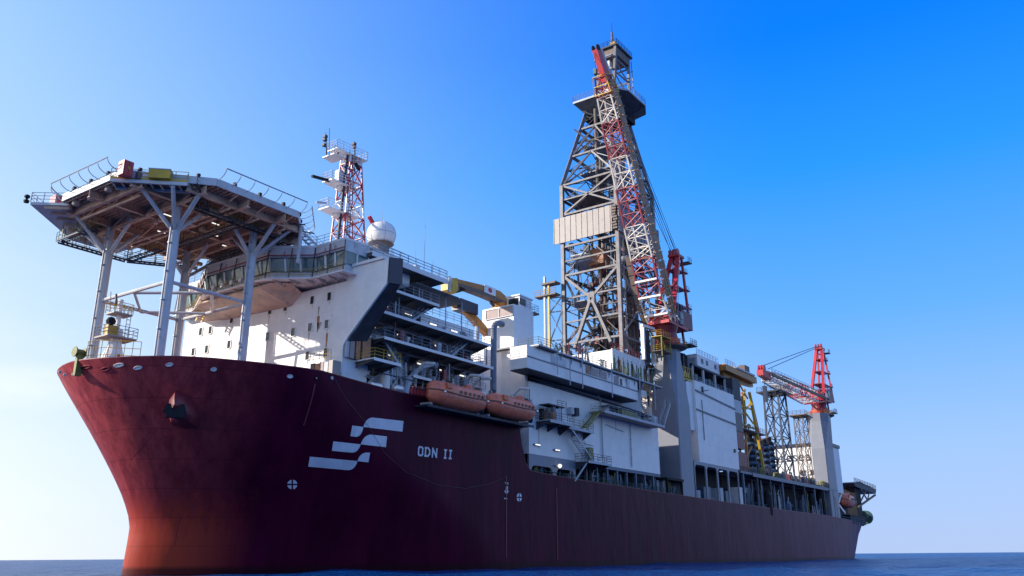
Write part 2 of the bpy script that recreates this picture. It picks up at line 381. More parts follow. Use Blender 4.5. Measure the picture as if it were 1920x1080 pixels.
def hull_half(x, z):
    x0, a, n = hx0(z), ha(z), hn(z)
    if x >= x0+a: return stern_b(x, z)
    if x <= x0: return 0
    u = 1-(x-x0)/a; return HB*(1-u**n)**(1/n)
# sheer line of the bulwark from the photograph's deck edge
EDGE = [(106,700),(112,688),(125,681),(140,677),(150,675.5),(190,671.5),(250,669),(330,668),(400,672),(460,678),(520,684),(580,692),(640,702),(686,713)]
def proj(p):
    v = np.array(p)-CAM; zc = v@_fw; return PCX+FOC*(v@_rt)/zc, PCY-FOC*(v@_up)/zc
ZT = []
for j in range(NT+1):
    lo, hi = 17.0, 23.0
    for _ in range(30):
        mz = (lo+hi)/2; x, b = hull_pt(j, mz); px, py = proj((x, YC-b, mz))
        if py > np.interp(px, [e[0] for e in EDGE], [e[1] for e in EDGE]): lo = mz
        else: hi = mz
    ZT.append(mz)
ZT = [20.6 if z > 20.6 else z for z in ZT]
k = np.array([.25,.5,.25])
for _ in range(4): ZT = [ZT[0]]+[float(ZT[i-1]*.25+ZT[i]*.5+ZT[i+1]*.25) for i in range(1, len(ZT)-1)]+[ZT[-1]]
def main_z(x): return float(np.interp(x, [54, 60, 101, 130, 192, 228, 240], [12.7, 12.25, 11.75, 11.4, 11.1, 10.3, 10.0]))
def ztop(j):
    if j <= NT: return ZT[j]
    j -= NT
    x = 20+ (50.5-20)*j/6 if j <= 6 else ST[j-7]
    if j <= 6: return float(np.interp(x, [16, 22.6, 23.4, 26.5, 50.5], [ZT[-1], 20.0, 19.9, 19.45, 19.6]))
    if x <= 54.2: return float(np.interp(x, [51.3, 52.2, 53.1, 54.2], [19.6, 15.9, 13.6, 12.6]))
    return main_z(x)
ship = thing('drillship', (0, YC, 0), 'long drillship hull in dark red with white emblem and raised bow', 'ship')
NS = NT+7+len(ST); NZ = 22; ZB = -4.0
rows = []
for j in range(NS):
    zt = ztop(j); col = []
    for k in range(NZ+1):
        z = ZB+(zt-ZB)*k/NZ; x, b = hull_pt(j, z)
        if x > 236 and z < 9: x = x-(9-z)*.55*(x-236)/4      # raked transom
        col.append((x, b, z))
    rows.append(col)
mb = MB(); vs = []; fs = []
for s in (-1, 1):
    o = len(vs)
    for col in rows: vs += [(x, YC+s*b, z) for x, b, z in col]
    for j in range(NS-1):
        for k in range(NZ): fs.append((o+j*(NZ+1)+k, o+(j+1)*(NZ+1)+k, o+(j+1)*(NZ+1)+k+1, o+j*(NZ+1)+k+1))
# transom
o1 = (NS-1)*(NZ+1); o2 = NS*(NZ+1)+(NS-1)*(NZ+1)
for k in range(NZ): fs.append((o1+k, o1+k+1, o2+k+1, o2+k))
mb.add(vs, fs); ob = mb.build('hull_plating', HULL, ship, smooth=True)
# inside face of the bulwark with its cap and the decks
mb = MB(); cap = MB()
for s in (-1, 1):
    for j in range(NS-1):
        q = []
        for i in (j, j+1):
            x, b, z = rows[i][-1]; x2, b2 = hull_pt(i, z-1.3)
            xi = x+.35 if i < 6 else x
            q.append(((x, YC+s*b, z), (xi, YC+s*(max(b-.3, 0)), z), (x2+(.45 if i < 12 else .05), YC+s*max(b2-.35, 0), z-1.3)))
        mb.add([q[0][1], q[1][1], q[1][2], q[0][2]], [(0,1,2,3)])
        cap.add([q[0][0], q[1][0], q[1][1], q[0][1], *[(p[0], p[1], p[2]+.08) for p in (q[0][0], q[1][0], q[1][1], q[0][1])]], [(4,5,6,7),(0,1,5,4),(3,2,6,7)])
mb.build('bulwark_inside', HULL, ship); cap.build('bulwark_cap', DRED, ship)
def deck_poly(z, x0, x1, inset=.4):
    pts = []
    for x in np.linspace(x0, x1, 30):
        pts.append((x, YC-max(.05, hull_half(x, z)-inset)))
    return pts + [(x, 2*YC-y) for x, y in pts[::-1]]
mb = MB(); P = deck_poly(18.3, -.2, 53, .5); mb.prism(P, 18.1, 18.3); mb.prism(deck_poly(10, 53, 239.6), 9.6, 9.8)
mb.build('deck_plating', DRED, ship)
MB().box((51.8, YC-14.6, 9.8), (52.3, YC+14.6, 18.1)).build('forecastle_bulkhead', DGREY, ship)

# marks painted on the hull: strips snapped to the plating
def UH(px, py, s=-1):
    d = _ray(px, py); t = 60/np.linalg.norm(d)
    lo = hi = None; prev = None
    for i in range(900):
        t = (60+i*.25)/np.linalg.norm(d); p = CAM+d*t
        g = (YC-hull_half(p[0], p[2]))-p[1]
        if g <= 0:
            a, b = (60+(i-1)*.25), (60+i*.25)
            for _ in range(25):
                m = (a+b)/2; p = CAM+d*(m/np.linalg.norm(d))
                if (YC-hull_half(p[0], p[2]))-p[1] <= 0: b = m
                else: a = m
            return Vector(p)
    return Vector(p)
def on_hull(x, z, off=.05): return Vector((x, YC-hull_half(x, z)-off, z))
def strip(mb, top, bot, n=8, m=4):
    """curved patch between two lists of photograph points, laid on the plating"""
    def samp(L, u):
        L = [Vector(p) for p in L]; d = [0]
        for a, b in zip(L, L[1:]): d.append(d[-1]+(b-a).length)
        s = u*d[-1]
        for i in range(len(L)-1):
            if s <= d[i+1]+1e-6: return L[i].lerp(L[i+1], (s-d[i])/max(1e-6, d[i+1]-d[i]))
        return L[-1]
    g = []
    for i in range(n+1):
        a, b = samp(top, i/n), samp(bot, i/n)
        for j in range(m+1):
            q = a.lerp(b, j/m); p = UH(q.x, q.y); g.append(on_hull(p.x, p.z))
    mb.add(g, [(i*(m+1)+j, (i+1)*(m+1)+j, (i+1)*(m+1)+j+1, i*(m+1)+j+1) for i in range(n) for j in range(m)])
Zc = lambda x, y: (540+x/3.376, 760+y/3.376)
def bez(a, b, c, n=6):
    a, b, c = Vector(a), Vector(b), Vector(c)
    return [tuple((a*(1-t)**2+b*2*t*(1-t)+c*t*t)) for t in [i/n for i in range(n+1)]]
for i, (tl, cr, tp, tr, br, bl, bt) in enumerate((
    ((405,128),(475,137),(530,77),(730,100),(722,167),(393,195),(430,200)),
    ((285,228),(458,247),(520,185),(625,197),(618,265),(276,288),(405,300)),
    ((137,325),(438,353),(492,299),(518,300),(507,361),(126,388),(380,411)))):
    mb = MB()
    # left piece: top edge tl..cr, bottom edge bl..bt then curve up to cr
    ctl = ((bt[0]+cr[0])/2+12, bt[1]-2)
    strip(mb, [Zc(*tl), Zc(*cr)], [Zc(*bl), Zc(*bt)]+[Zc(*p) for p in bez(bt, ctl, cr)], 22, 4)
    ctl = ((tp[0]+cr[0])/2-14, tp[1]+6)
    strip(mb, [Zc(*p) for p in bez(cr, ctl, tp)]+[Zc(*tr)], [Zc(*cr), Zc(*br)], 22, 4)
    mb.build('emblem_stripe', MARK, ship)
# name letters (strokes in a 1 x 1.5 cell), seen at photograph points
def letters(word, quad, sw=.25, name='name_letter'):
    A, B, Cc, D = [Vector(p) for p in quad]   # top-left, top-right, bottom-right, bottom-left in photo px
    G = {'O': [((.2,0),(.8,0)),((.2,1),(.8,1)),((0,.15),(0,.85)),((1,.15),(1,.85)),((0,.15),(.2,0)),((.8,0),(1,.15)),((0,.85),(.2,1)),((.8,1),(1,.85))],
         'D': [((0,0),(0,1)),((-.12,0),(.6,0)),((-.12,1),(.6,1)),((1,.28),(1,.72)),((.6,0),(1,.28)),((.6,1),(1,.72))],
         'N': [((0,0),(0,1)),((0,0),(1,1)),((1,0),(1,1))],
         'I': [((.5,0),(.5,1)),((.1,0),(.9,0)),((.1,1),(.9,1))],
         'T': [((0,0),(1,0)),((.5,0),(.5,1))], 'U': [((0,0),(0,1)),((0,1),(1,1)),((1,0),(1,1))], 'G': [((0,0),(1,0)),((0,0),(0,1)),((0,1),(1,1)),((1,1),(1,.5)),((1,.5),(.5,.5))]}
    cells = {'I': .62, ' ': .55}
    tot = sum(cells.get(c, 1)+.34 for c in word)-.34; cur = 0
    for c in word:
        wd = cells.get(c, 1)
        if c != ' ':
            mb = MB()
            for si, (a, b) in enumerate(G[c]):
                pa = Vector((a[0]*(wd-sw)+sw/2, a[1])); pb = Vector((b[0]*(wd-sw)+sw/2, b[1]))
                pa.y = sw*.35+pa.y*(1-sw*.7); pb.y = sw*.35+pb.y*(1-sw*.7)
                asp = 1.35
                d = Vector((pb.x-pa.x, (pb.y-pa.y)*asp)); d.normalize(); nrm = Vector((-d.y, d.x))*sw/2; ext = d*sw/2
                qs = []
                for p, e in ((pa, -1), (pb, 1)):
                    for s in (-1, 1):
                        u = (cur+p.x+ext.x*e+nrm.x*s)/tot; v = p.y+(ext.y*e+nrm.y*s)/asp
                        q = A.lerp(B, u).lerp(D.lerp(Cc, u), v); qs.append(q)
                g = []; n = 6
                for i in range(n+1):
                    for s in (0, 1):
                        q = qs[s].lerp(qs[2+s], i/n); p = UH(q.x, q.y); g.append(on_hull(p.x, p.z, .05+.006*si))
                mb.add(g, [(2*i, 2*i+1, 2*i+3, 2*i+2) for i in range(n)])
            mb.build(name, MARK, ship)
        cur += wd+.34
letters('ODN II', (Zc(822,258), Zc(1038,283), Zc(1034,343), Zc(818,320)))
letters('TUG', (Zc(1370,486), Zc(1393,488), Zc(1393,502), Zc(1370,500)), name='tug_mark_letter')
# push-point arrow and the two thruster marks
mb = MB(); strip(mb, [Zc(1377,512), Zc(1390,512)], [Zc(1375,540), Zc(1389,541)], 2, 3); strip(mb, [Zc(1366,540), Zc(1396,542)], [Zc(1379,564), Zc(1383,564)], 4, 3); strip(mb, [Zc(1366,585), Zc(1386,588)], [Zc(1366,592), Zc(1386,595)], 2, 1)
mb.build('tug_arrow', MARK, ship)
for (cx, cy, rx, ry) in ((547.5, 908.5, 9.5, 9), (973, 932.5, 5, 8)):
    mb = MB()
    for q in range(4):
        a0 = q*math.pi/2+.16; a1 = (q+1)*math.pi/2-.16; am = (a0+a1)/2
        i0 = (cx+rx*.22*math.cos(am), cy+ry*.22*math.sin(am))
        arc = [(cx+rx*math.cos(a0+(a1-a0)*t/6), cy+ry*math.sin(a0+(a1-a0)*t/6)) for t in range(7)]
        strip(mb, arc, [i0, i0], 6, 3)
    mb.build('thruster_mark', MARK, ship)
# fairleads in the bulwark
CH = [(146,692,5),(112,698,3),(121,703,2.6),(137,702,3.4),(197,692,4.5),(222,685,6),(258,690,6),(317,684,6),(400,693,6),(543,706,8),(593,709,5),(622,709,4)]
for (cx, cy, r) in CH:
    c = UH(cx, cy); mb = MB(); ri = MB()
    sc = (c-Vector(CAM)).length/FOC; a, bh = r*sc*.6, min(r, 4.2)*sc*.6
    pts = []
    for i in range(16):
        t = 2*math.pi*i/16; x = c.x+a*math.cos(t); z = c.z+bh*math.sin(t); pts.append((x, z))
    for i in range(16):
        p = on_hull(*pts[i], .06); q = on_hull(*pts[(i+1) % 16], .06); mb.tube(p, q, .06, 6)
    ri.add([on_hull(x, z, .03) for x, z in pts], [tuple(range(16))])
    f = mb.build('fairlead', HULL if r in (5, 4.5) else GREYW, ship); ri.build('fairlead_hole_disc', BLACK if cx < 200 else WHITE2, f)  # disc filling the hole; its white stands in for sky seen through
# anchor pocket
c = UH(338, 772); an = thing('anchor', c, 'big dark anchor stowed against the port bow under the chocks', 'anchor')
nrm = Vector((-.72, -.66, -.1)).normalized()
mb = MB(); top = UH(333, 735); side = UH(372, 780); low = UH(345, 800); left = UH(318, 775)
tipc = UH(318, 768)+nrm*1.6
rings = []
base = [top, UH(352,745), side, UH(368,798), low, UH(325,795), left, UH(322,750)]
cen = sum(base, Vector())/8
for k, s in ((0,1.15),(1.0,.95),(1.9,.6),(2.3,.3)): rings.append([cen+(p-cen)*s+nrm*k-(nrm*.3 if k == 0 else Vector()) for p in base])
MB().loft(rings).build('anchor_bolster', DRED, an, smooth=True)
mb = MB(); t0 = cen+nrm*2.0
mb.tube(t0, t0+nrm*.7, .35, 8); crown = t0+nrm*.5
mb.beam(crown+Vector((-.65,.4,-.4)), crown+Vector((.65,-.4,-.4)), .6, .6)
for s in (-1, 1):
    e = crown+Vector((-.5*s,.3*s,-.3)); mb.extr([e+Vector((-.35,.2,0)), e+Vector((.35,-.2,0)), e+Vector((.12,-.1,.9)), e+Vector((-.12,.1,.9))], nrm*.3)
mb.build('anchor_flukes', BLACK, an)
# rope hanging in a bight along the side, drips
rp = MB(); pts = [UH(627,712), UH(645,745), UH(690,800), UH(720,850), UH(760,885), UH(820,910), UH(870,916), UH(915,908), UH(947,895)]
rp.path([on_hull(p.x, p.z, .12) for p in pts], .018, 5); tag(rp.build('mooring_rope', BROWN), 'thin pale rope hanging in a long bight along the dark hull side', 'rope')
for (px, y0, y1) in ((949,893,1045),(1043,915,1050),(590,720,800)):
    a, b = UH(px, y0), UH(px+1, y1); mb = MB(); n = 8
    mb.add([on_hull(a.x+(.08 if s else -.08), a.z+(b.z-a.z)*i/n, .07) for i in range(n+1) for s in (0,1)], [(2*i,2*i+1,2*i+3,2*i+2) for i in range(n)])
    mb.build('weld_seam', DRED, ship)

# ================================================================ ACCOMMODATION BLOCK
XF = 20.0
acc = thing('accommodation_block', (30, YC, 18.3), 'white accommodation block with rows of small windows under the bridge', 'superstructure')
mb = MB(); mb.prism([(XF,-20.3),(24.2,-20.3),(24.2,-18.2),(45,-18.2),(45,5.4),(24.2,9.5),(XF,9.5)], 18.3, 31.0)
mb.build('wall', WHITE, acc)
MB().prism([(24.3,-18.2),(33,-18.2),(33,5.4),(24.3,5.4)], 31.0, 34.3).build('upper_wall', WHITE2, acc)
# windows of the front
WIN = [(586,563),(618,556),(507,582),(536,576),(435,599),(582,614),(613,608),(550,623),(503,631),(430,646),(363,660),(388,655),(611,661),(577,667),(545,672),(475,673),(428,687),(600,700)]
WIN = [w_ for w_ in WIN if w_ not in ((475,673),(428,687),(600,700),(545,672))]+[(377,622),(395,619)]
for (px, py) in WIN:
    c = U(px, py, x=XF)
    f = MB()
    for a, b in (((-.36,-.52),(-.36,.52)),((.36,-.52),(.36,.52)),((-.36,.52),(.36,.52)),((-.36,-.52),(.36,-.52))):
        f.beam((XF-.04, c.y+a[0], c.z+a[1]), (XF-.04, c.y+b[0], c.z+b[1]), .12, .09)
    fo = f.build('window', WHITE2, acc)
    MB().box((XF-.03, c.y-.32, c.z-.48), (XF+.1, c.y+.32, c.z+.48)).build('pane', DARKWIN, fo)
rw = random.Random(4)
for (px, py) in WIN:
    c = U(px, py, x=XF); l = rw.uniform(.3,1.2); w_ = rw.uniform(.04,.12); dy = rw.uniform(-.25,.25)
    MB().add([(XF-.006,c.y+dy-w_,c.z-.56),(XF-.006,c.y+dy+w_,c.z-.56),(XF-.006,c.y+dy+.02,c.z-.56-l),(XF-.006,c.y+dy-.02,c.z-.56-l)], [(0,1,2,3)]).build('drip_stain', CORR, acc)
# rust runs under two windows and a patch of dirty paint
for (px, py, w_, h_) in ((598,575,.18,1.4),(597,593,.3,1.9),(613,625,.22,2.2),(576,690,.2,1.6),(598,605,.5,.8)):
    c = U(px, py, x=XF)
    mb = MB(); n = 6
    for i in range(n):
        wa = w_*(1-i/n*.75); wb = w_*(1-(i+1)/n*.75); za = c.z-h_*i/n; zb = c.z-h_*(i+1)/n
        mb.add([(XF-.012, c.y-wa, za), (XF-.012, c.y+wa*.7, za), (XF-.012, c.y+wb*.7, zb), (XF-.012, c.y-wb, zb)], [(0,1,2,3)])
    mb.build('rust_run', RUSTDOOR if px != 598 else CORR, acc)
# low ledge at the foot of the front
MB().box((18.6,-20.3,20.6),(XF,-11.5,20.9)).build('ledge', WHITE, acc)
# bridge wing bracket: white face toward the bow, dark underside
A0 = [(XF,-20.3,23.6),(XF,-20.9,24.4),(XF,-26.5,29.6),(XF,-26.6,32.4),(XF,-20.3,32.4)]
MB().extr(A0, (.25,0,0)).build('wing_bracket_face', WHITE, acc)
mb = MB(); off = 2.1
mb.extr([(XF+.25,-20.4,23.7),(XF+.25,-26.45,29.55),(XF+off,-26.45,29.9),(XF+3.2,-20.4,24.3)], (0,0,.12))
mb.build('wing_underside', DGREY, acc)
MB().box((XF+.26,-26.45,32.0),(XF+off,-20.2,32.39)).build('wing_deck', WHITE2, acc)
mb = MB(); mb.extr([(XF+.02,-26.62,29.6),(XF+off,-26.62,29.9),(XF+off,-26.62,32.9),(XF+.02,-26.62,32.5)], (0,-.12,0)); mb.build('wing_end_bulwark', NAVY, acc)
MB().beam((XF,-21.2,32.6),(XF,-26.0,32.6),.45,.3).build('wing_rail_coaming', WHITE, acc)
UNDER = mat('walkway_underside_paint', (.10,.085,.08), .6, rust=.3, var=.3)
# decks, undersides and walkways down the port side
def walkway(name, x0, x1, y0, y1, z, th=.22, railstep=1.5, parent=acc, deckmat=None, under=UNDER, rl=True, fwd=True, aft=False, brackets=True, rmat=None):
    MB().box((x0, y0, z-.12), (x1, y1, z)).build(name, deckmat or WHITE2, parent)
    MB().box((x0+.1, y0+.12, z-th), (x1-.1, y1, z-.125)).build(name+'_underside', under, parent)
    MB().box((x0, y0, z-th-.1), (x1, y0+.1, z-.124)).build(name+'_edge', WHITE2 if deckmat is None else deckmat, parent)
    if brackets:
        n = max(2, int((x1-x0)/2.6))
        for i in range(n+1):
            x = x0+.2+(x1-x0-.4)*i/n
            b = MB().add([(x, y1, z-th-.002), (x, y0+.3, z-th-.002), (x, y1, z-th-1.0), (x+.06, y1, z-th-.002), (x+.06, y0+.3, z-th-.002), (x+.06, y1, z-th-1.0)],
                  [(0,1,2),(5,4,3),(0,1,4,3),(1,2,5,4),(2,0,3,5)]); b.build(name+'_bracket', under, parent)
    if rl:
        pts = []
        if fwd: pts.append((x0+.05, y1, z))
        pts += [(x0+.05, y0+.05, z), (x1-.05, y0+.05, z)]
        if aft: pts.append((x1-.05, y1, z))
        MB().rail(pts, step=railstep).build('railing', rmat or GALV, parent)
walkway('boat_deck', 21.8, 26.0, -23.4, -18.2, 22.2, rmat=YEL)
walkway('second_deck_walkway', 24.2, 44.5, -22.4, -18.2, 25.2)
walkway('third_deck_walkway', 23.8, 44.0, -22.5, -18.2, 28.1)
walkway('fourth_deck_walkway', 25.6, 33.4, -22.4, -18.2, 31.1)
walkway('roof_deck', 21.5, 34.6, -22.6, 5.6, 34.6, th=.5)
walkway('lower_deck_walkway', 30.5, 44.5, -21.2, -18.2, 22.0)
# upper house of the third deck aft: a low white wall carrying lockers, rail above
MB().box((33.4,-18.9,28.1),(44.6,-18.21,30.7)).build('low_wall', WHITE2, acc)
MB().rail([(33.4,-18.8,31.0),(44.8,-18.8,31.0),(44.8,4,31.0)], step=1.4).build('railing', GALV, acc)
# sun shade roof over the aft end of the fourth deck
sr = MB(); a = U(738,498,y=-20.5); sr.prism([(29.5,-22.0),(37.5,-22.0),(39.6,-21.0),(39.6,-17.0),(29.5,-17.0)], 32.9, 33.1); sr.build('awning', DGREY, acc)
mb = MB()
for x in (31,36,39.2): mb.tube((x,-21.2,31.1 if x < 33 else 28.1),(x,-21.2,32.9),.07,6)
mb.build('awning_post', LGREY, acc)
# doors, portholes, pipes, boxes and lamps on the side wall
def wall_lamp(x, y, z, parent, dx=1.3): 
    f = MB().box((x, y, z),(x+dx, y+.12, z+.14)).build('wall_lamp', LGREY, parent)
    MB().box((x+.05, y-.09, z-.04),(x+dx-.05, y-.005, z+.12)).build('lit_tube', TUBE, f)
for (px, py) in ((725,490+36),(808,516),(653,440+68+30)): pass
for x, z in ((25.3,27.3),(30.2,27.2),(37.2,27.2),(40.5,27.1),(27.2,30.2),(31.5,30.1),(35.4,29.6),(39.6,29.6),(28,24.4),(34,24.3),(38.2,24.2),(42.3,24.2),(24.8,21.2),(33,21.2),(38.5,21.1),(43,21.1),(26.2,33.4),(30.3,33.3)):
    wall_lamp(x, -18.42 if x < 33.4 or z < 28 else -19.1, z, acc)
for x in (26.0,29.4,33.0,36.6,40.2,43.2):
    for z in (22.4,25.25,28.15):
        if z > 28 and x > 33.3: continue
        if random.random() < .6:
            d = MB().box((x,-18.28,z),(x+.85,-18.21,z+1.9)).build('door', LGREY, acc)
            MB().tube((x+.72,-18.36,z+.95),(x+.72,-18.3,z+.95),.05,6).build('door_handle', DGREY, d)
        else:
            d = MB().box((x+.1,-18.27,z+1.0),(x+.6,-18.21,z+1.65)).build('window', WHITE2, acc)
            MB().box((x+.17,-18.29,z+1.07),(x+.53,-18.272,z+1.58)).build('pane', DARKWIN, d)
rnd = random.Random(11)
cl = MB(); cl2 = MB()
for z0, zr in ((22.4,2.3),(25.3,2.3),(28.2,2.3),(31.2,2.5)):
    x1 = 33 if z0 > 30 else 44.5
    for i in range(16 if z0 < 30 else 7):
        x = rnd.uniform(24.6, x1-1); z = z0+rnd.uniform(0, zr-1.3); w_, h_ = rnd.uniform(.2,.9), rnd.uniform(.3,1.1); yy = -18.2 if not (z0 > 28 and x > 33.3) else -18.9
        (cl if rnd.random() < .5 else cl2).box((x, yy-.22-rnd.random()*.5, z), (x+w_, yy+.05, z+h_))
    for i in range(3):
        z = z0+zr-.4-i*.25; cl.tube((24.4,-18.45,z),(x1,-18.45,z),.06,5)
    for i in range(6):
        x = rnd.uniform(25, x1); cl2.tube((x,-18.4,z0),(x,-18.4,z0+zr),.06,5)
for i in range(70):
    z0 = rnd.choice((22.2,22.2,25.2,25.2,28.1,18.4,18.4)); x1 = 33 if z0 > 27 else 44
    x = rnd.uniform(25, x1); yy = rnd.uniform(-20.6,-18.6) if z0 < 20 else rnd.uniform(-22.0,-18.6) if z0 < 27 else rnd.uniform(-21.8,-18.6); q = MB(); k = rnd.random()
    if k < .45: q.box((x,yy,z0),(x+rnd.uniform(.2,.8),yy+.4,z0+rnd.uniform(.5,1.7)))
    elif k < .8: q.tube((x,yy,z0),(x,yy,z0+rnd.uniform(1.5,2.8)),.07,5)
    else: q.lathe((x,yy,z0),[(.2,0),(.25,.1),(.25,.9),(.1,1.1)],8)
    q.build('deck_fitting', rnd.choice([MGREY,LGREY,DGREY,WHITE2,BLACK,DRED,BROWN]), acc)
for (xa, za, xb2, zb2) in ((24.6,24.9,43,24.7),(24.6,27.7,43,27.5),(25,30.6,33,30.5),(24.6,21.8,43,21.7)):
    for k in range(4): MB().path([(xa,-18.9-k*.7,za-.15*k),(xb2,-18.9-k*.7,zb2-.15*k)], .06, 5).build('overhead_pipe', (MGREY,LGREY,BROWN,DGREY)[k], acc)
cl.build('wall_fittings', MGREY, acc); cl2.build('wall_fittings', LGREY, acc)
# stairs between the decks
def stair(name, a, b, w, m, parent, rail=True, m2=None):
    a = Vector(a); b = Vector(b); d = (b-a); h = Vector((d.x, d.y, 0)).normalized(); s = Vector((-h.y, h.x, 0))*(w/2)
    mb = MB()
    for q in (-1, 1): mb.beam(a+s*q, b+s*q, .08, .28)
    n = max(3, int(abs(d.z)/.24))
    for i in range(1, n):
        p = a.lerp(b, i/n); mb.beam(p-s, p+s, .26, .05)
    if rail:
        for q in (-1, 1):
            for k in (1.0, .55): mb.tube(a+s*q+Vector((0,0,k)), b+s*q+Vector((0,0,k)), .03, 4)
            for i in range(0, 6): p = a.lerp(b, i/5)+s*q; mb.tube(p, p+Vector((0,0,1)), .03, 4)
    return mb.build(name, m, parent)
stair('stair', (29.6,-20.5,28.1), (33.6,-20.5,31.1), .9, LGREY, acc)
stair('stair', (37.0,-20.6,25.2), (41.0,-20.6,28.1), .9, LGREY, acc)
stair('stair', (25.5,-20.6,25.2), (28.6,-20.6,22.4), .9, LGREY, acc)
# rusty door panels and folded platform beside the corner
for k, (a, b, m_) in enumerate(((656,664,PANEL),(667,675,RUSTDOOR),(679,694,RUSTDOOR),(649,654,LGREY))):
    p = U(a, 640, y=-20.6); q = U(b, 640, y=-20.6)
    MB().box((p.x,-20.75,22.3),(q.x,-20.45,25.1)).build('locker_door', m_, acc)
MB().box((21.0,-20.55,22.3),(26.5,-20.4,25.2)).build('locker_recess', BLACK, acc)
# front foot: grey and rust stowage cabinets on the fore deck beside the corner
for k, (a, b, m_) in enumerate(((592,600,BROWN),(604,611,RUSTDOOR),(613,621,PANEL),(624,634,LGREY),(636,644,CORR))):
    p = U(a, 690, x=18.4); q = U(b, 690, x=18.4)
    ya = -17.35-k*.72; o = MB().box((18.2, ya-.62, 19.0),(19.4, ya, 21.6-.1*(k % 2))).build('deck_cabinet', m_)
    tag(o, ['brown steel cabinet behind the bulwark, farthest left of the row before the corner','orange rusty cabinet beside the brown one at the foot of the white front',
            'pale pink rusty cabinet in the middle of the row at the foot of the front','light grey cabinet fourth in the row at the foot of the front',
            'tan cabinet right under the corner of the white front'][k], 'cabinet', 'cabinets at the foot of the accommodation front')
MB().rail([(18.3,-16.8,21.7),(18.3,-20.4,21.7)], step=1.0).build('front_railing', YEL, acc)

# ================================================================ BRIDGE (WHEELHOUSE)
br = thing('wheelhouse', (18, YC, 31.5), 'faceted navigating bridge with a band of large windows and red pipe', 'ship bridge')
FP = [(22,9.3),(19.2,9.3),(19.2,5.2),(16.1,-.7),(16.1,-12.1),(19.0,-16.4),(19.0,-21.0),(22.0,-21.0)]
def off(P, d):
    c = Vector((26, YC)); out = []
    for i, p in enumerate(P):
        a = Vector(P[max(0, i-1)]); b = Vector(P[min(len(P)-1, i+1)]); t = (b-a); n = Vector((t.y, -t.x)).normalized() if t.length else Vector((1,0))
        if (Vector(p)+n-c).length < (Vector(p)-c).length: n = -n
        out.append((p[0]+n.x*d, p[1]+n.y*d))
    return out
BRW = mat('weathered_bridge_paint', (.66,.62,.60), .5, rust=.42, rustcol=(.30,.13,.06), streak=.55, streakcol=(.42,.28,.20), var=.12, scale=1.0)
ZB0, ZW0, ZW1, ZB1 = 31.6, 32.55, 34.05, 35.3
def wallband(name, z0, z1, m, d0, d1, inset=0, parent=br):
    a, b = off(FP, d0), off(FP, d1); mb = MB()
    for i in range(len(FP)-1):
        mb.add([(*a[i], z0), (*a[i+1], z0), (*b[i+1], z1), (*b[i], z1)], [(0,1,2,3)])
    return mb.build(name, m, parent)
wallband('lower_wall', ZB0, ZW0, BRW, 0, .18); wallband('upper_wall', ZW1, ZB1, BRW, .50, .62)
pst = off(FP, 1.0); pst2 = off(FP, .72)
for i in range(1, len(FP)-2):
    L_ = (Vector(FP[i+1])-Vector(FP[i])).length; n_ = max(1, round(L_/2.6))
    for k in range(n_+1):
        t = k/n_; a_ = Vector((*pst[i], 31.6)).lerp(Vector((*pst[i+1], 31.6)), t); b_ = Vector((*pst2[i], 35.2)).lerp(Vector((*pst2[i+1], 35.2)), t)
        MB().tube(a_, b_, .07, 5).build('stanchion', BROWN, br)
wallband('glazing', ZW0, ZW1, GLASS, .12, .42)
a, b = off(FP, .18), off(FP, .5); a2, b2 = off(FP, .62), off(FP, .62)
for i in range(len(FP)-1):
    L = (Vector(FP[i+1])-Vector(FP[i])).length; n = max(1, round(L/1.75))
    for k in range(n+1):
        t = k/n; p = Vector((*a[i], ZW0)).lerp(Vector((*a[i+1], ZW0)), t); q = Vector((*b[i], ZW1)).lerp(Vector((*b[i+1], ZW1)), t)
        MB().beam(p, q, .22, .14).build('window_mullion', WHITE, br)
MB().prism(off(FP, .66)+[(31,-20.8),(31,8)], 35.3, 35.55).build('roof', WHITE2, br)
MB().prism([(22,-20.9),(29.5,-20.9),(29.5,8),(22,8)], 32.7, 35.28).build('aft_house', WHITE2, br)
MB().box((22.2,-20.96,33.1),(25.2,-20.905,34.6)).build('side_window', GLASS, br)
# red pipe, brackets, wiper rails
p1 = off(FP, .78); mb = MB(); mb.path([(*p, 34.35) for p in p1[1:-1]], .06, 6)
for i in range(1, len(p1)-2):
    n = 3
    for k in range(n): 
        t = k/n; x = p1[i][0]*(1-t)+p1[i+1][0]*t; y = p1[i][1]*(1-t)+p1[i+1][1]*t; mb.tube((x, y, 34.35), (x+.1, y, 34.9), .04, 4)
mb.build('fire_pipe', PIPERED, br)
mb = MB(); p2 = off(FP, .55); mb.path([(*p, 34.1) for p in p2[1:-1]], .05, 5); p3 = off(FP, .3); mb.path([(*p, 32.5) for p in p3[1:-1]], .05, 5)
mb.build('wiper_rail', DGREY, br)
# walkway round the bridge with its sloped bay underneath
wk = off(FP, 1.05)
MB().prism(wk+[(22.2,-20.9),(22.2,9.3)][:0]+[], ZB0-.15, ZB0).build('walkway', WHITE, br)
inn = [(XF, 7.0),(XF,5.2),(XF,.2),(XF,-10.4),(XF,-12.4),(XF,-20.2)]
bay = MB(); A1 = [(18.5,7.2,31.3),(16.0,-.4,31.3),(16.0,-12.1,31.3),(18.6,-15.3,31.3)]; B1 = [(XF-.02,5.2,30.3),(XF-.02,.4,29.9),(XF-.02,-11.2,29.6),(XF-.02,-13.0,30.9)]
C1 = [(17.6,5.6,30.8),(15.7,.2,30.9),(15.7,-10.6,30.9),(18.2,-13.6,31.2)]
for P, Q in ((A1, C1), (C1, B1)):
    for i in range(3): bay.add([P[i], P[i+1], Q[i+1], Q[i]], [(0,1,2,3)])
bay.build('soffit', SOFFIT, br)
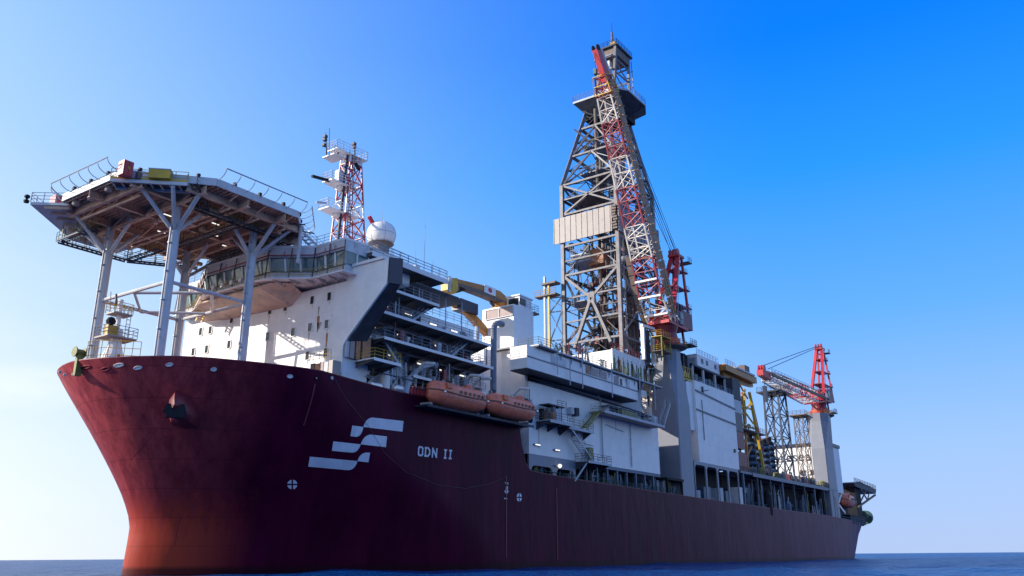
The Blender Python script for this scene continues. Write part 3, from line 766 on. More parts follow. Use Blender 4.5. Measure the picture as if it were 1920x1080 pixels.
for i in range(2, 6):
    for t in (.15, .5, .85):
        x = wk[i][0]*(1-t)+wk[i+1][0]*t; y = wk[i][1]*(1-t)+wk[i+1][1]*t
        kn = MB().add([(x+.15,y,31.42),(x+1.5,y,31.42),(x+1.5,y,30.9),(x+.15,y+.1,31.42),(x+1.5,y+.1,31.42),(x+1.5,y+.1,30.9)], [(0,1,2),(5,4,3),(0,1,4,3),(1,2,5,4),(2,0,3,5)]); kn.build('walkway_bracket', SOFFIT, br)
MB().rail([(*p, ZB0) for p in off(FP, .98)[1:-1]], h=1.0, step=1.2, r=.03).build('walkway_railing', YEL, br)
MB().rail([(*p, 35.55) for p in off(FP, .5)[1:-1]]+[(30.6,-20.7,35.55)], h=1.1, step=1.3).build('roof_railing', GALV, br)
for k in range(5):
    t = (.2,.36,.52,.68,.84)[k]; x = wk[3][0]; y = -1-10.5*t
    MB().box((x-.1,y,31.9),(x+.25,y+.45,32.4)).build('floodlight', WHITE2, br)
st_ = stair('side_stair', U(383,580,x=17.6), U(372,603,x=17.6), .8, YEL, br)
# roof deck aft of the bridge: rails, small domes and boxes
MB().rail([(22,-22.4,34.65),(34.5,-22.4,34.65),(34.5,5,34.65)], step=1.4).build('roof_railing', GALV, acc)
for k, (x, y, h_, r) in enumerate(((36.2,-21.5,2.2,.35),(30.5,-21.0,1.0,.45))):
    o = MB().lathe((x, y, 34.7 if k else 33.55), [(r*.5,0),(r*.5,h_*.5),(r,h_*.6),(r,h_*.8),(r*.7,h_*.95),(.05,h_)], 12).build('antenna_pod', WHITE2, smooth=True)
    tag(o, ['small white antenna pod on the awning roof behind the bridge wing','short white radome pod on the roof railing right of the big dome'][k], 'antenna')
def whip(px, py0, py1, y, r=.035):
    a = U(px, py0, y=y); b = U(px, py1, y=y); b.x = a.x; return MB().tube(a, b, r, 5, r*.4)
for k, (px, a_, b_, l_) in enumerate(((795,500,385,'tallest thin whip antenna right of the white dome'),(778,495,442,'short thin whip antenna between dome and tallest whip'),(716,430,380,'thin whip antenna rising just behind the white dome'),(811,520,487,'short grey whip antenna at the aft end of the roof'))):
    tag(whip(px, a_, b_, -19.5).build('whip_antenna', GALV), l_, 'antenna', 'whip antennas')

# ================================================================ RADOME
c = U(715, 441, y=-14.5); rad = 27*(c-Vector(CAM)).length/FOC*1.0
dome = thing('satellite_dome', (c.x, c.y, 35.55), 'large white radome ball on the roof behind the bridge wing', 'radome')
prof = []
for i in range(3, 25):
    t = math.pi*i/24; prof.append((max(.02, rad*math.sin(t)), -rad*math.cos(t)))
MB().lathe(c, prof, 32).build('radome_shell', WHITE2, dome, smooth=True)
mb = MB().lathe(c, [(rad*1.005,-.04),(rad*1.012,0),(rad*1.005,.04)], 32); 
for k in range(6):
    a_ = k*math.pi/3; pts = [(c.x+rad*1.004*math.sin(t)*math.cos(a_), c.y+rad*1.004*math.sin(t)*math.sin(a_), c.z-rad*1.004*math.cos(t)) for t in [R(35+i*13) for i in range(11)]]
    mb.path(pts, .03, 4)
mb.build('panel_seam', LGREY, dome)
MB().lathe((c.x, c.y, 35.55), [(1.3,0),(1.1,.4),(1.1,c.z-rad-35.3),(1.7,c.z-rad-34.9)], 14).build('pedestal', BROWN, dome)
tag(MB().tube(U(692,406,y=-14), U(700,420,y=-14), .28, 8).build('wind_sock', RED), 'small red wind sock behind the white dome', 'wind sock')

# ================================================================ RADAR MAST
ym = -9.0
mast = thing('radar_mast', U(645,462,y=ym), 'red and white lattice radar mast with three platforms behind bridge', 'mast')
def mpt(px, py, y=ym): return U(px, py, y=y)
tops = [mpt(637,300), mpt(652,300)]; bots = [mpt(630,465), mpt(671,455)]
zt_, zb_ = 53.2, 36.0
legs = []
for (sx, sy, xt, xb) in ((0,-1,28.9,28.0),(0,1,28.9,28.0),(1,-1,30.8,32.6),(1,1,30.8,32.6)):
    legs.append((Vector((xb, ym+sy*1.3, zb_)), Vector((xt, ym+sy*.9, zt_))))
bands = [(0,.22,WHITE2),(.22,.5,RED),(.5,.62,WHITE2),(.62,.94,RED),(.94,1.0,WHITE2)]
def lerp(a, b, t): return a.lerp(b, t)
for (t0, t1, m_) in bands:
    mb = MB()
    for a, b in legs: mb.tube(lerp(a,b,t0), lerp(a,b,t1), .13, 6)
    nseg = max(1, round((t1-t0)/.13))
    for i in range(nseg):
        u0, u1 = t0+(t1-t0)*i/nseg, t0+(t1-t0)*(i+1)/nseg
        for p, q in ((0,2),(1,3),(2,3),(0,1)):
            mb.tube(lerp(*legs[p],u0), lerp(*legs[q],u1), .08, 5); mb.tube(lerp(*legs[q],u0), lerp(*legs[p],u1), .08, 5); mb.tube(lerp(*legs[p],u1), lerp(*legs[q],u1), .08, 5)
    mb.build('lattice', m_, mast)
mb = MB(); mb.tube((27.8,ym-.4,zb_),(28.7,ym-.4,zt_),.22,6); mb.ladder((28.6,ym-1.5,zb_),(29.3,ym-1.1,zt_),.5,(1,0,0),.05); mb.build('cable_trunk', DGREY, mast)
for (z, xa, xb_, name) in ((53.3,26.4,31.6,0),(48.6,25.9,30.2,1),(44.6,25.6,30.6,1)):
    mb = MB(); pl = [(xa, ym-.9),(xb_, ym-1.3),(xb_, ym+1.3),(xa, ym+.9)]
    mb.prism(pl, z-.12, z); mb.prism([(xa+1.9,ym-.5),(xb_-1.2,ym-.5),(xb_-1.2,ym+.5),(xa+1.9,ym+.5)], z-.6, z-.13)
    p = mb.build('platform', SOFFIT if 0 else WHITE2, mast)
    MB().rail([(*q, z) for q in pl], h=1.2, step=1.0, r=.05, closed=True).build('railing', WHITE2, mast)
mb = MB().prism([(25.7,ym-1.2),(27.6,ym-1.4),(27.6,ym+1.2),(25.7,ym+1)], 52.0, 52.1); mb.rail([(25.7,ym-1.2,52.1),(27.6,ym-1.4,52.1)], step=.9, r=.05); mb.build('side_platform', WHITE2, mast)
a, b = U(585,330,y=ym), U(632,343,y=ym); MB().beam(a, b, .35, .3).build('radar_scanner', BLACK, mast)
MB().box((27.4,ym-.5,48.6),(28.2,ym+.3,50.6)).build('scanner_gearbox', LGREY, mast)
MB().beam(U(666,306,y=ym-1), U(674,319,y=ym-1), .35, .3).build('radar_scanner', BLACK, mast)
MB().beam(U(593,379,y=ym-1), U(612,381,y=ym-1), .2, .2).build('radar_scanner', LGREY, mast)
mb = MB(); mb.tube(U(612,290,y=ym), U(611,248,y=ym), .12, 6, .04); mb.tube(U(617,290,y=ym), U(618,240,y=ym), .04, 5); mb.tube(U(634,295,y=ym), U(634,278,y=ym), .1, 6); mb.tube(U(665,292,y=ym), U(664,265,y=ym), .14, 6, .06); mb.tube(U(655,292,y=ym), U(656,284,y=ym), .1, 6)
for (px, py) in ((610,256),(609,262),(608,272),(664,270),(664,276)): q = U(px, py, y=ym); mb.cbox(q, .45, .45, .35)
mb.build('signal_pole', DGREY, mast)

# ================================================================ HELIDECK
ZH = 38.2
HSOF = mat('helideck_underside_paint', (.70,.44,.29), .6, rust=.4, rustcol=(.16,.06,.03), var=.25)
hel = thing('helideck', (8.4, YC, 18.3), 'octagonal raised helicopter deck with tan underside on four columns', 'helideck')
OCT = [(-2.7,-11.7),(4.2,-17.6),(14.7,-17.6),(19.4,-12.8),(19.4,0),(14.7,4.8),(4.2,4.8),(-2.7,-1.1)]
MB().prism(OCT, ZH-.35, ZH).build('deck_plate', LGREY, hel)
MB().prism([(8.35+(x-8.35)*.985, YC+(y-YC)*.985) for x, y in OCT], ZH-.5, ZH-.352).build('deck_underside', HSOF, hel)
# edge channel
mb = MB()
for i in range(8):
    a, b = Vector((*OCT[i], ZH-.35)), Vector((*OCT[(i+1) % 8], ZH-.35)); mb.beam(a, b, .16, .8)
mb.build('edge_girder', GREYW, hel)
def inside(x, y):
    for i in range(8):
        a, b = OCT[i], OCT[(i+1) % 8]
        if (b[0]-a[0])*(y-a[1])-(b[1]-a[1])*(x-a[0]) < 0: return False
    return True
def clip(fix, axis):
    v = [t/10 for t in range(-200, 260) if (inside(fix, t/10) if axis == 'y' else inside(t/10, fix))]
    return (min(v), max(v)) if v else (0, 0)
mb = MB()
for x in (-1,3.5,8.2,13,17.5):
    a, b = clip(x, 'y'); mb.box((x-.02,a,ZH-1.6),(x+.02,b,ZH-.5)); mb.box((x-.2,a,ZH-1.68),(x+.2,b,ZH-1.602))
for y in (-15.8,-12.4,-6.4,-.3,3.2):
    a, b = clip(y, 'x'); mb.box((a,y-.02,ZH-1.5),(b,y+.02,ZH-.5)); mb.box((a,y-.2,ZH-1.58),(b,y+.2,ZH-1.5))
mb.build('main_beam', HSOF, hel)
mb = MB()
for i in range(44):
    x = -2.4+i*.5; a, b = clip(x, 'y')
    if b-a > 1: mb.box((x-.04,a+.2,ZH-.85),(x+.04,b-.2,ZH-.5))
mb.build('stringer', HSOF, hel)
for k in range(6):
    x = -1+k*3.6; a, b = clip(x, 'y')
    for q in range(6):
        y0 = a+(b-a)*q/6; y1 = a+(b-a)*(q+1)/6; zz = (ZH-.7, ZH-2.0)
        MB().beam((x+.6,y0,zz[q % 2]),(x+.6,y1,zz[1-q % 2]),.16,.16).build('truss_brace', HSOF, hel)
    MB().beam((x+.6,a+1.2,ZH-2.0),(x+.6,b-1.2,ZH-2.0),.2,.2).build('truss_chord', HSOF, hel)
COL = {'A': (3.3,-.4), 'B': (3.5,-12.4), 'C': (13.0,-12.4), 'D': (12.9,-.3)}
zsplit = 33.8
def column(k):
    x, y = COL[k]; mb = MB(); mb.tube((x,y,18.3),(x,y,zsplit),.5,16); mb.tube((x,y,zsplit),(x,y,ZH-1.6),.34,12)
    o = mb.build('column', GREYW, hel, smooth=True)
    mb = MB()
    sx = -1 if x < 8 else 1; sy = -1 if y < YC else 1
    for (dx, dy, r) in ((sx*4.2, 0, .2), (-sx*3.2, 0, .2), (0, sy*3.6, .24), (0, -sy*4, .2), (sx*2.6, sy*2.9, .2)):
        mb.tube((x, y, zsplit-.5), (x+dx, y+dy, ZH-1.4), r, 8)
    mb.build('brace', GREYW, hel)
    mb = MB(); mb.tube((x-.62,y-.25,18.3),(x-.62,y-.25,ZH-1.5),.1,6)
    for z in range(20, 37, 3): mb.box((x-.75,y-.4,z),(x-.3,y-.1,z+.12))
    mb.build('drain_pipe', LGREY, hel)
for k in 'ABCD': column(k)
ZF = 28.1
mb = MB(); V = {k: Vector((*COL[k], ZF)) for k in COL}
for a, b in ('AB','BC','CD','DA'): mb.tube(V[a], V[b], .2, 8)
mid = lambda a, b: (V[a]+V[b])/2
for a, b in ((mid('A','B'), mid('B','C')), ): pass
q1 = U(252,549,z=ZF); q2 = U(398,549,z=ZF) ; q3 = U(264,585,z=ZF); q4 = U(398,588,z=ZF)
mb.tube(q1, q2, .17, 8); mb.tube(q3, q4, .17, 8); mb.tube(q1, q3, .15, 8); mb.tube(q2, q4, .15, 8)
mb.build('tie_frame', GREYW, hel)
# hanging catwalks below the deck
def catwalk(P, z, w=.8, side=1):
    mb = MB(); rl = MB()
    for a, b in zip(P, P[1:]):
        a = Vector((*a, z)); b = Vector((*b, z)); d = (b-a).normalized(); n = Vector((-d.y, d.x, 0))*w/2
        for q in (-1, 1): mb.beam(a+n*q, b+n*q, .08, .2)
        k = int((b-a).length/.55)
        for i in range(k): p = a.lerp(b, (i+.5)/k); mb.beam(p-n, p+n, .22, .04)
        for q in (-1, 1): rl.rail([a+n*q, b+n*q], h=1.0, step=1.6, r=.035, rows=2)
        for i in range(int((b-a).length/3)+1):
            p = a.lerp(b, min(1, i*3/(b-a).length)); rl.tube(p+n, p+n+Vector((0,0,ZH-z-.5)), .05, 5)
    mb.build('catwalk', DGREY, hel); rl.build('catwalk_railing', OLIVE, hel)
catwalk([(1,-1.2),(1,6),(9,6),(9,-1)], 35.6)
catwalk([(9,6),(15.5,1.5)], 35.6); catwalk([(4.5,-14.2),(14.8,-14.2)], 35.9); catwalk([(9.4,-14.2),(9.4,-3)], 35.6); catwalk([(16.5,-14),(16.5,0)], 35.8)
# outriggers: side platforms with safety equipment
def sideplat(P, z, name='side_platform'):
    mb = MB().prism(P, z-.35, z); o = mb.build(name, GREYW, hel)
    mb = MB(); xs = [p[0] for p in P]; ys = [p[1] for p in P]
    return o
mb = MB(); P = [(-2.0,-11.0),(-1.2,-17.0)]
# port forward landing with stair
ZL = ZH-.9
la, lb = U(207,334,z=ZL), U(352,342,z=ZL)
le = (lb-la).normalized(); ln = Vector((-le.y, le.x, 0)); lc, ld = lb+ln*1.9, la+ln*1.9
MB().prism([(la.x,la.y),(lb.x,lb.y),(lc.x,lc.y),(ld.x,ld.y)], ZL-.06, ZL).build('port_landing', DGREY, hel)
for (p, q, w_) in ((la,lb,.22),(ld,lc,.16)): MB().beam(p-Vector((0,0,.2)), q-Vector((0,0,.2)), w_, .34).build('landing_beam', GREYW, hel)
for k in range(9):
    p = la.lerp(lb, k/8)-Vector((0,0,.15)); MB().beam(p, p+ln*1.9, .1, .2).build('landing_joist', GREYW, hel)
MB().rail([la, lb], h=1.1, step=1.2, r=.04).build('landing_railing', YEL, hel)
MB().beam(la+Vector((0,0,.12)), lb+Vector((0,0,.12)), .08, .2).build('landing_kerb', YEL, hel)
s1 = [U(72,398,z=ZH-1.0), U(133,405,z=ZH-1.0)]
SP = [(-5.6,.6),(-1.2,-2.6),(3.6,4.9),(6.8,9.4),(3.8,10.0)]
SP = [(-4.6,1.6),(-2.2,-1.4),(4.4,5.0),(9,5.0),(9,8.6),(3.6,8.6)]
MB().prism(SP, ZH-1.1, ZH-.8).build('starboard_landing', GREYW, hel)
MB().rail([(-2.2,-1.4,ZH-.8),(-4.6,1.6,ZH-.8),(3.6,8.6,ZH-.8)], h=1.1, step=1.2, r=.04).build('landing_railing', GALV, hel)
mb = MB()
for i in range(7): mb.beam((-3.6+i*1.2,.6+i*1.05,ZH-1.3),(-2.0+i*1.3,-1.2+i*1.0,ZH-1.3),.12,.3)
mb.build('landing_joist', HSOF, hel)
stair('stair', (2.2,-16.4,ZL), (5.4,-14.2,35.9), 1.0, DGREY, hel)
# bridge ramp from the aft side to the roof of the wheelhouse
stair('access_stair', (18.6,-13.5,ZH-.4), (23.5,-13.5,35.6), 1.0, LGREY, hel)
mb = MB()
for x, y in ((18.9,-13.2),(18.9,-9),(16.5,-16)): mb.tube((x,y,35.6 if x > 18 else 33),(x,y,ZH-.5),.2,8)
mb.build('aft_post', GREYW, hel)
# clutter of pipes and boxes at the aft edge and under the deck
rr = random.Random(5)
for i in range(36):
    mb = MB()
    x = rr.uniform(14.5,18.8); y = rr.uniform(-16,-4); z = ZH-rr.uniform(.7,2.2)
    mb.beam((x,y,z),(x+rr.uniform(-2,2),y+rr.uniform(-2.4,2.4),z+rr.uniform(-.4,.3)),.12,.12); mb.build('underdeck_pipe', BROWN, hel)
for i in range(14):
    x = rr.uniform(0,16); y = rr.uniform(-15,2); z = ZH-1.7; MB().box((x,y,z-.4),(x+rr.uniform(.3,1.2),y+rr.uniform(.3,.8),z)).build('underdeck_box', HSOF, hel)
for x, y in ((-1.9,-8.6),(-1.7,-5),(-1.9,-2.4)): MB().lathe((x,y,ZH-1.0), [(.02,-.3),(.32,-.25),(.4,-.1),(.4,.4)], 10).build('foam_tank', CORR, hel)
for x, y in ((6,-13.5),(9,-11),(11,-8),(7,-4),(14,-6),(4.5,-9)): 
    f = MB().box((x-.5,y-.12,ZH-1.75),(x+.5,y+.12,ZH-1.65)).build('deck_lamp', LGREY, hel); MB().box((x-.45,y-.08,ZH-1.8),(x+.45,y+.08,ZH-1.752)).build('lit_tube', TUBE, f)
# safety net frame round the edge: curved arms that carry an outer tube
def netside(i0, i1, t0, t1, out=1.4, rise=.95, n=5):
    a = Vector((*OCT[i0], ZH)); b = Vector((*OCT[i1], ZH)); d = (b-a); nrm = Vector((d.y, -d.x, 0)).normalized()
    mb = MB(); P = []
    for k in range(n+1):
        t = t0+(t1-t0)*k/n; p = a.lerp(b, t)
        arc = [p+nrm*(out*math.sin(u*math.pi/2))+Vector((0,0,rise*(1-math.cos(u*math.pi/2))-.15)) for u in [j/6 for j in range(7)]]
        mb.path(arc, .042, 5); P.append(arc[-1])
    mb.path(P, .07, 5)
    net = MB(); m = 24
    mb.build('net_arm', LGREY, hel)
    return P
allP = []
for i in range(8):
    L = (Vector(OCT[(i+1) % 8])-Vector(OCT[i])).length
    if i == 0: continue
    else: netside(i, (i+1) % 8, 0, 1, n=max(2, round(L/1.7)))
mb = MB()
for i in range(8):
    a = Vector((*OCT[i], ZH)); b = Vector((*OCT[(i+1) % 8], ZH))
    for t in (.2,.5,.8): p = a.lerp(b, t); MB().cbox((p.x,p.y,ZH+.2),.3,.3,.35).build('deck_edge_light', BLACK, hel)
# cabinets standing on the helideck
def cabinet(c, sx, sy, sz, m, label, name='equipment_cabinet', cat='cabinet'):
    t = thing(name, c, label, cat); c = Vector(c)
    MB().box((c.x-sx/2,c.y-sy/2,c.z),(c.x+sx/2,c.y+sy/2,c.z+sz)).build('body', m, t)
    mb = MB()
    for k in (-1, 1): mb.box((c.x+k*sx*.22-sx*.18,c.y-sy/2-.05,c.z+.15),(c.x+k*sx*.22+sx*.18,c.y-sy/2,c.z+sz-.15))
    mb.build('door', m, t)
    mb = MB()
    for k in (-1, 1): mb.box((c.x+k*sx*.06-.04,c.y-sy/2-.1,c.z+sz*.4),(c.x+k*sx*.06+.04,c.y-sy/2-.05,c.z+sz*.6))
    mb.build('handle', YEL, t); return t
p = U(231,324,z=ZL); cabinet((p.x+.5,p.y+.6,ZL), 1.0,1.0,1.5, RED, 'red fire monitor cabinet on the near edge of the helideck, beside yellow box')
p = U(91,388,z=ZH-.8); cabinet((-1.6,2.0,ZH-.8), 1.4,1.2,1.7, RED, 'red fire monitor cabinet on the far left landing of the helideck')
ZH0 = ZH; ZH = ZL; p = U(296,333,z=ZH)+ln*.7; t = thing('rescue_box', (p.x,p.y,ZH), 'wide yellow equipment box on the near edge of the helideck', 'equipment box')
q = le; n_ = Vector((q.y,-q.x,0))
mb = MB(); base = [p-q*1.0-n_*.5, p+q*1.0-n_*.5, p+q*1.0+n_*.5, p-q*1.0+n_*.5]
mb.prism([(v.x,v.y) for v in base], ZH+.1, ZH+1.0); mb.build('body', YEL, t)
MB().prism([(p.x+(v.x-p.x)*1.05,p.y+(v.y-p.y)*1.05) for v in base], ZH+1.002, ZH+1.1).build('lid', LGREY, t)
p = U(258,334,z=ZH)+ln*.8; tag(MB().box((p.x-.6,p.y-.5,ZH),(p.x+.9,p.y+.5,ZH+.75)).build('foam_hose_box', BROWN), 'low dark brown hose box between the red cabinet and the yellow box', 'hose box')
ZH = ZH0; p = U(70,385,z=ZH-.6); tag(MB().lathe((-4.9,1.9,ZH-.9), [(.25,0),(.3,.25),(.1,.35),(.15,.5),(.28,.6),(.28,.8),(.1,.9)], 10).build('landing_beacon', BLACK), 'small black lamp at the far left tip of the helideck landing', 'lamp')

# ================================================================ BOW: foremast, windlass box
fm = thing('foremast', (2.0,YC,18.3), 'short white foremast with two railed platforms and a black horn', 'mast')
c0 = U(212,668,y=YC); X0 = c0.x
mb = MB(); mb.lathe((X0,YC,18.3), [(1.25,0),(1.2,2.2),(.8,3.3),(.62,4.0),(.62,5.4)], 14); mb.tube((X0,YC,23.5),(X0,YC,26.9),.26,8); mb.build('post', WHITE, fm)
z1 = U(212,633,y=YC).z; z2 = U(215,587,y=YC).z
for z, w_ in ((z1,1.55),(z2,1.0)):
    P = [(X0-w_,YC-w_*.8),(X0+w_,YC-w_*.8),(X0+w_,YC+w_*.8),(X0-w_,YC+w_*.8)]
    MB().prism(P, z-.15, z).build('platform', CORR, fm); MB().rail([(*q, z) for q in P], h=1.05, step=.9, r=.035, closed=True).build('railing', GALV if z == z1 else YEL, fm)
q = U(208,603,y=YC-1); mb = MB(); mb.lathe((q.x,q.y,q.z), [(.1,-.35),(.42,-.2),(.48,.1),(.3,.4),(.05,.5)], 10); mb.build('horn', BLACK, fm)
mb = MB(); mb.box((q.x-.2,q.y,z1),(q.x+.9,q.y+.7,z1+1.0)); mb.build('winch_box', YEL, fm)
mb = MB(); mb.tube(U(218,572,y=YC),U(218,551,y=YC),.14,6,.1); mb.tube(U(207,580,y=YC),U(208,547,y=YC),.04,5); mb.build('light_pole', BROWN, fm)
mb = MB(); mb.ladder((X0-1.5,YC-.6,19.5),(X0-.7,YC-.6,z1),.4,(0,1,0),.05); mb.ladder((X0+.8,YC-.5,z1),(X0+.8,YC-.5,z2+1),.4,(1,0,0),.05); mb.build('ladder', WHITE, fm)
wx = U(150,665,y=-7); wl_ = thing('mooring_winch', (wx.x,wx.y,18.3), 'yellow winch drum standing above the bow rail', 'winch')
mb = MB(); mb.lathe((wx.x-.6,wx.y,20.6), [(.5,0),(.5,.1),(.3,.11),(.3,.9),(.5,.91),(.5,1.0)], 14, 'x'); mb.build('drum', OLIVE, wl_)
mb = MB(); mb.box((wx.x-.3,wx.y-.2,18.3),(wx.x+.3,wx.y+.2,20.5)); mb.build('frame', OLIVE, wl_)
MB().rail([(-1.0,-7.5,19.6),(-.3,-10,19.5),(1.2,-13,19.2)], h=2.1, step=.9, r=.035).build('bow_railing', YEL, ship)
MB().tube(U(222,668,y=-9),U(222,664,y=-9),.15,6).build('vent_head', BLACK, ship)

# ================================================================ MACHINERY TOWER AND WHITE SIDE BLOCK
tw = thing('machinery_tower', (57,-15,22), 'tall square white casing tower with a lit front and tan vent panel', 'casing tower')
MB().box((53.6,-19.1,30.2),(58.7,-13.4,36.6)).build('wall', WHITE2, tw)
mb = MB(); mb.box((53.5,-19.0,34.9),(53.59,-14.1,36.3)); mb.build('vent_panel', PANEL, tw)
mb = MB(); mb.box((53.42,-19.05,34.85),(53.5,-14.05,34.97)); mb.box((53.42,-19.05,36.28),(53.5,-14.05,36.4)); mb.box((53.42,-16.6,34.98),(53.5,-16.45,36.27)); mb.box((53.42,-19.1,34.98),(53.5,-18.98,36.27)); mb.box((53.42,-14.15,34.98),(53.5,-14.03,36.27)); mb.build('vent_frame', LGREY, tw)
MB().rail([(56.6,-19.2,36.6),(59.9,-19.2,36.6),(59.9,-15,36.6)], step=1.2).build('railing', GALV, tw)
MB().box((58.7,-19.3,36.3),(60.0,-14.5,36.55)).build('platform', BROWN, tw)
MB().prism([(54.3,-20.6,),(58,-20.6),(58,-14.2),(54.3,-14.2)], 22.0, 30.0).build('lower_wall', WHITE2, tw)
MB().extr([(53.6,-19.1,30.2),(58.7,-19.1,30.2),(60,-20.6,29.4),(54.0,-20.7,29.35)], (0,.5,0)).build('sloped_skirt', WHITE2, tw)
MB().box((53.3,-19.3,30.0),(53.58,-13.3,30.2)).build('drip_edge', MGREY, tw)
cb = thing('crane_cab', (57.2,-17.3,36.6), 'small white operator cab with dark front windows on the tower roof', 'crane cab')
MB().prism([(55.8,-18.6),(59.0,-18.6),(59.0,-16.4),(55.8,-16.4)], 36.62, 38.5).build('cab_body', WHITE2, cb)
mb = MB(); mb.box((55.72,-18.4,37.1),(55.79,-16.6,38.2)); mb.box((55.9,-18.66,37.2),(57.4,-18.61,38.2)); mb.build('cab_window', DARKWIN, cb)
MB().box((55.6,-18.75,38.51),(59.2,-16.2,38.7)).build('cab_roof', WHITE2, cb)
# bent exhaust pipe in front of the tower
ex = MB(); x_ = 46.6; ex.path([(x_,-20.8,19.6),(x_,-20.8,31.0)], .42, 12)
arc = [(x_+1.3*(1-math.cos(t)), -20.8, 31.0+1.1*math.sin(t)) for t in [i*math.pi/12 for i in range(7)]]
ex.path(arc+[(x_+2.0,-20.8,32.1)], .42, 12)
tag(ex.build('exhaust_pipe', MGREY, smooth=False), 'thick grey vertical pipe with a bent top beside the white tower', 'exhaust pipe')
# sunlit inner wall seen through the gap
ib = thing('inner_deckhouse', (49,-8,22), 'cream deckhouse wall glowing in sun between accommodation and tower', 'deckhouse')
MB().box((50.0,-16.5,20.0),(54.5,4,29.6)).build('wall', WHITE, ib)
mb = MB(); 
for z in (27.4,24.6): mb.rail([(49.6,-16.2,z),(49.6,-4,z)], h=1.0, step=1.3, r=.04)
mb.build('railing', GALV, ib)

sb = thing('side_block', (75,YC,15), 'long flat white side wall between the lifeboats and big grey pedestal', 'superstructure')
MB().box((54.6,-21,15.0),(95,8.5,25.1)).build('wall', WHITE2, sb)
MB().box((54.9,-20.6,25.1),(90,8.2,29.3)).build('upper_wall', LGREY, sb)
MB().box((50.6,-23.5,26.05),(83,-20.62,29.25)).build('gallery_wall', WHITE2, sb)
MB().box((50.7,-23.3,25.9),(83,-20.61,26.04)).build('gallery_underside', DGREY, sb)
mb = MB(); mb.beam((50.6,-23.56,27.7),(83,-23.56,27.6),.06,.16); mb.build('handrail_strip', MGREY, sb)
for k, (a, b, z0, z1, m_) in enumerate(((56.6,60.5,27.9,28.9,GREYW),(66.2,67.3,27.9,29.1,RUSTDOOR),(67.5,70,27.9,29.0,PANEL),(70.3,72.5,27.9,29.0,PANEL),(75,76.4,27.8,28.9,PANEL),(79,80.2,27.8,28.9,GREYW),(77,77.6,27.8,28.8,BROWN))):
    MB().box((a,-23.58,z0),(b,-23.51,z1)).build('wall_panel', m_, sb)
# top walkway with brackets
for (a, b, y0) in ((52.5,57.4,-24.2),(58.6,91.5,-23.9)):
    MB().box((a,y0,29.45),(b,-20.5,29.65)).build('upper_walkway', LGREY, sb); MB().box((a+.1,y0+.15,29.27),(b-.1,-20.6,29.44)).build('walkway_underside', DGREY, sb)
for i in range(12):
    x = 59+i*2.85
    MB().add([(x,-23.5,29.2),(x,-23.9,29.2),(x,-23.5,28.3),(x+.1,-23.5,29.2),(x+.1,-23.9,29.2),(x+.1,-23.5,28.3)], [(0,1,2),(5,4,3),(0,1,4,3),(1,2,5,4),(2,0,3,5)]).build('walkway_bracket', LGREY, sb)
MB().rail([(52.6,-20.6,29.65),(52.6,-24.1,29.65),(57.3,-24.1,29.65),(57.4,-23.8,29.65),(91.4,-23.8,29.65)], step=1.5).build('railing', OLIVE, sb)
for x in (57.6,64.5,73.5,83,88.5,61): MB().tube((x,-23.95,25.2 if x > 60 else 26.2),(x,-23.95,30.6 if x != 61 else 29),.09,6).build('downpipe', LGREY, sb)
mb = MB(); mb.path([(54.7,-21.15,25.6),(73.4,-21.15,25.25),(90,-21.15,25.0)], .12, 6); mb.path([(54.7,-21.12,25.25),(80,-21.12,25.0)], .06, 6); mb.build('service_pipe', DGREY, sb)
mb = MB(); mb.path([(73.7,-21.2,26),(74.6,-21.2,24.8),(74.7,-21.2,16)], .11, 6); mb.path([(84.3,-21.15,22.5),(84.3,-21.15,15.4)], .09, 6)
for z in (22.1,20,18.4,17,15.9): mb.cbox((84.3,-21.15,z),.4,.2,.12)
mb.path([(76,-21.1,21.5),(82,-21.1,21.0)], .05, 5); mb.path([(66,-21.1,18.0),(72,-21.1,17.7)], .05, 5); mb.build('vertical_pipe', LGREY, sb)
# mid-height walkway toward the pedestal with its equipment rack
walkway('mid_walkway', 71.5, 92.5, -23.6, -21.0, 23.0, th=.3, parent=sb, deckmat=LGREY, under=PANEL, brackets=False, rmat=GALV, aft=True)
MB().box((78.5,-22.8,23.2),(84,-21.05,24.1)).build('cable_rack', OLIVE, sb)
MB().box((74.5,-22.6,24.2),(90,-21.05,24.35)).build('cable_rack', DGREY, sb)
rr = random.Random(21)
for i in range(12):
    x = 74+rr.random()*17; MB().box((x,-21.9,23.05),(x+.4+rr.random()*.9,-21.05,23.5+rr.random()*1.2)).build('walkway_locker', rr.choice([LGREY,MGREY,OLIVE,DRED,GREYW]), sb)
stair('stair', (71.7,-22.4,23.0), (67.0,-22.4,19.6), 1.0, OLIVE, sb)
stair('stair', (86.5,-22.6,26.3), (89.8,-22.6,23.0), .9, LGREY, sb)
# platform with equipment and the long stair down
walkway('embarkation_platform', 56.2, 62.2, -23.6, -21.0, 19.7, th=.3, parent=sb, deckmat=LGREY, under=DGREY, rmat=BROWN, aft=False)
walkway('embarkation_platform', 62.2, 69.2, -22.9, -21.0, 19.5, th=.3, parent=sb, deckmat=LGREY, under=DGREY, rmat=OLIVE, aft=True, fwd=False)
for i in range(13):
    x = 56.4+rr.random()*5.2; y = -21.9-rr.random()*1.1; MB().box((x,y,19.75),(x+.25+rr.random()*.6,y+.5,20.4+rr.random()*1.9)).build('platform_equipment', rr.choice([BROWN,MGREY,LGREY,RUSTDOOR,BLACK,PANEL]), sb)
MB().box((56.6,-23.0,21.9),(61,-21.3,22.05)).build('equipment_canopy', DGREY, sb)
mb = MB(); mb.rail([(59.5,-22.6,22.05),(62,-22.6,22.05)], h=.9, step=1); mb.box((66,-21.8,21.6),(66.9,-21.1,22.8)); mb.build('canopy_rail', DGREY, sb)
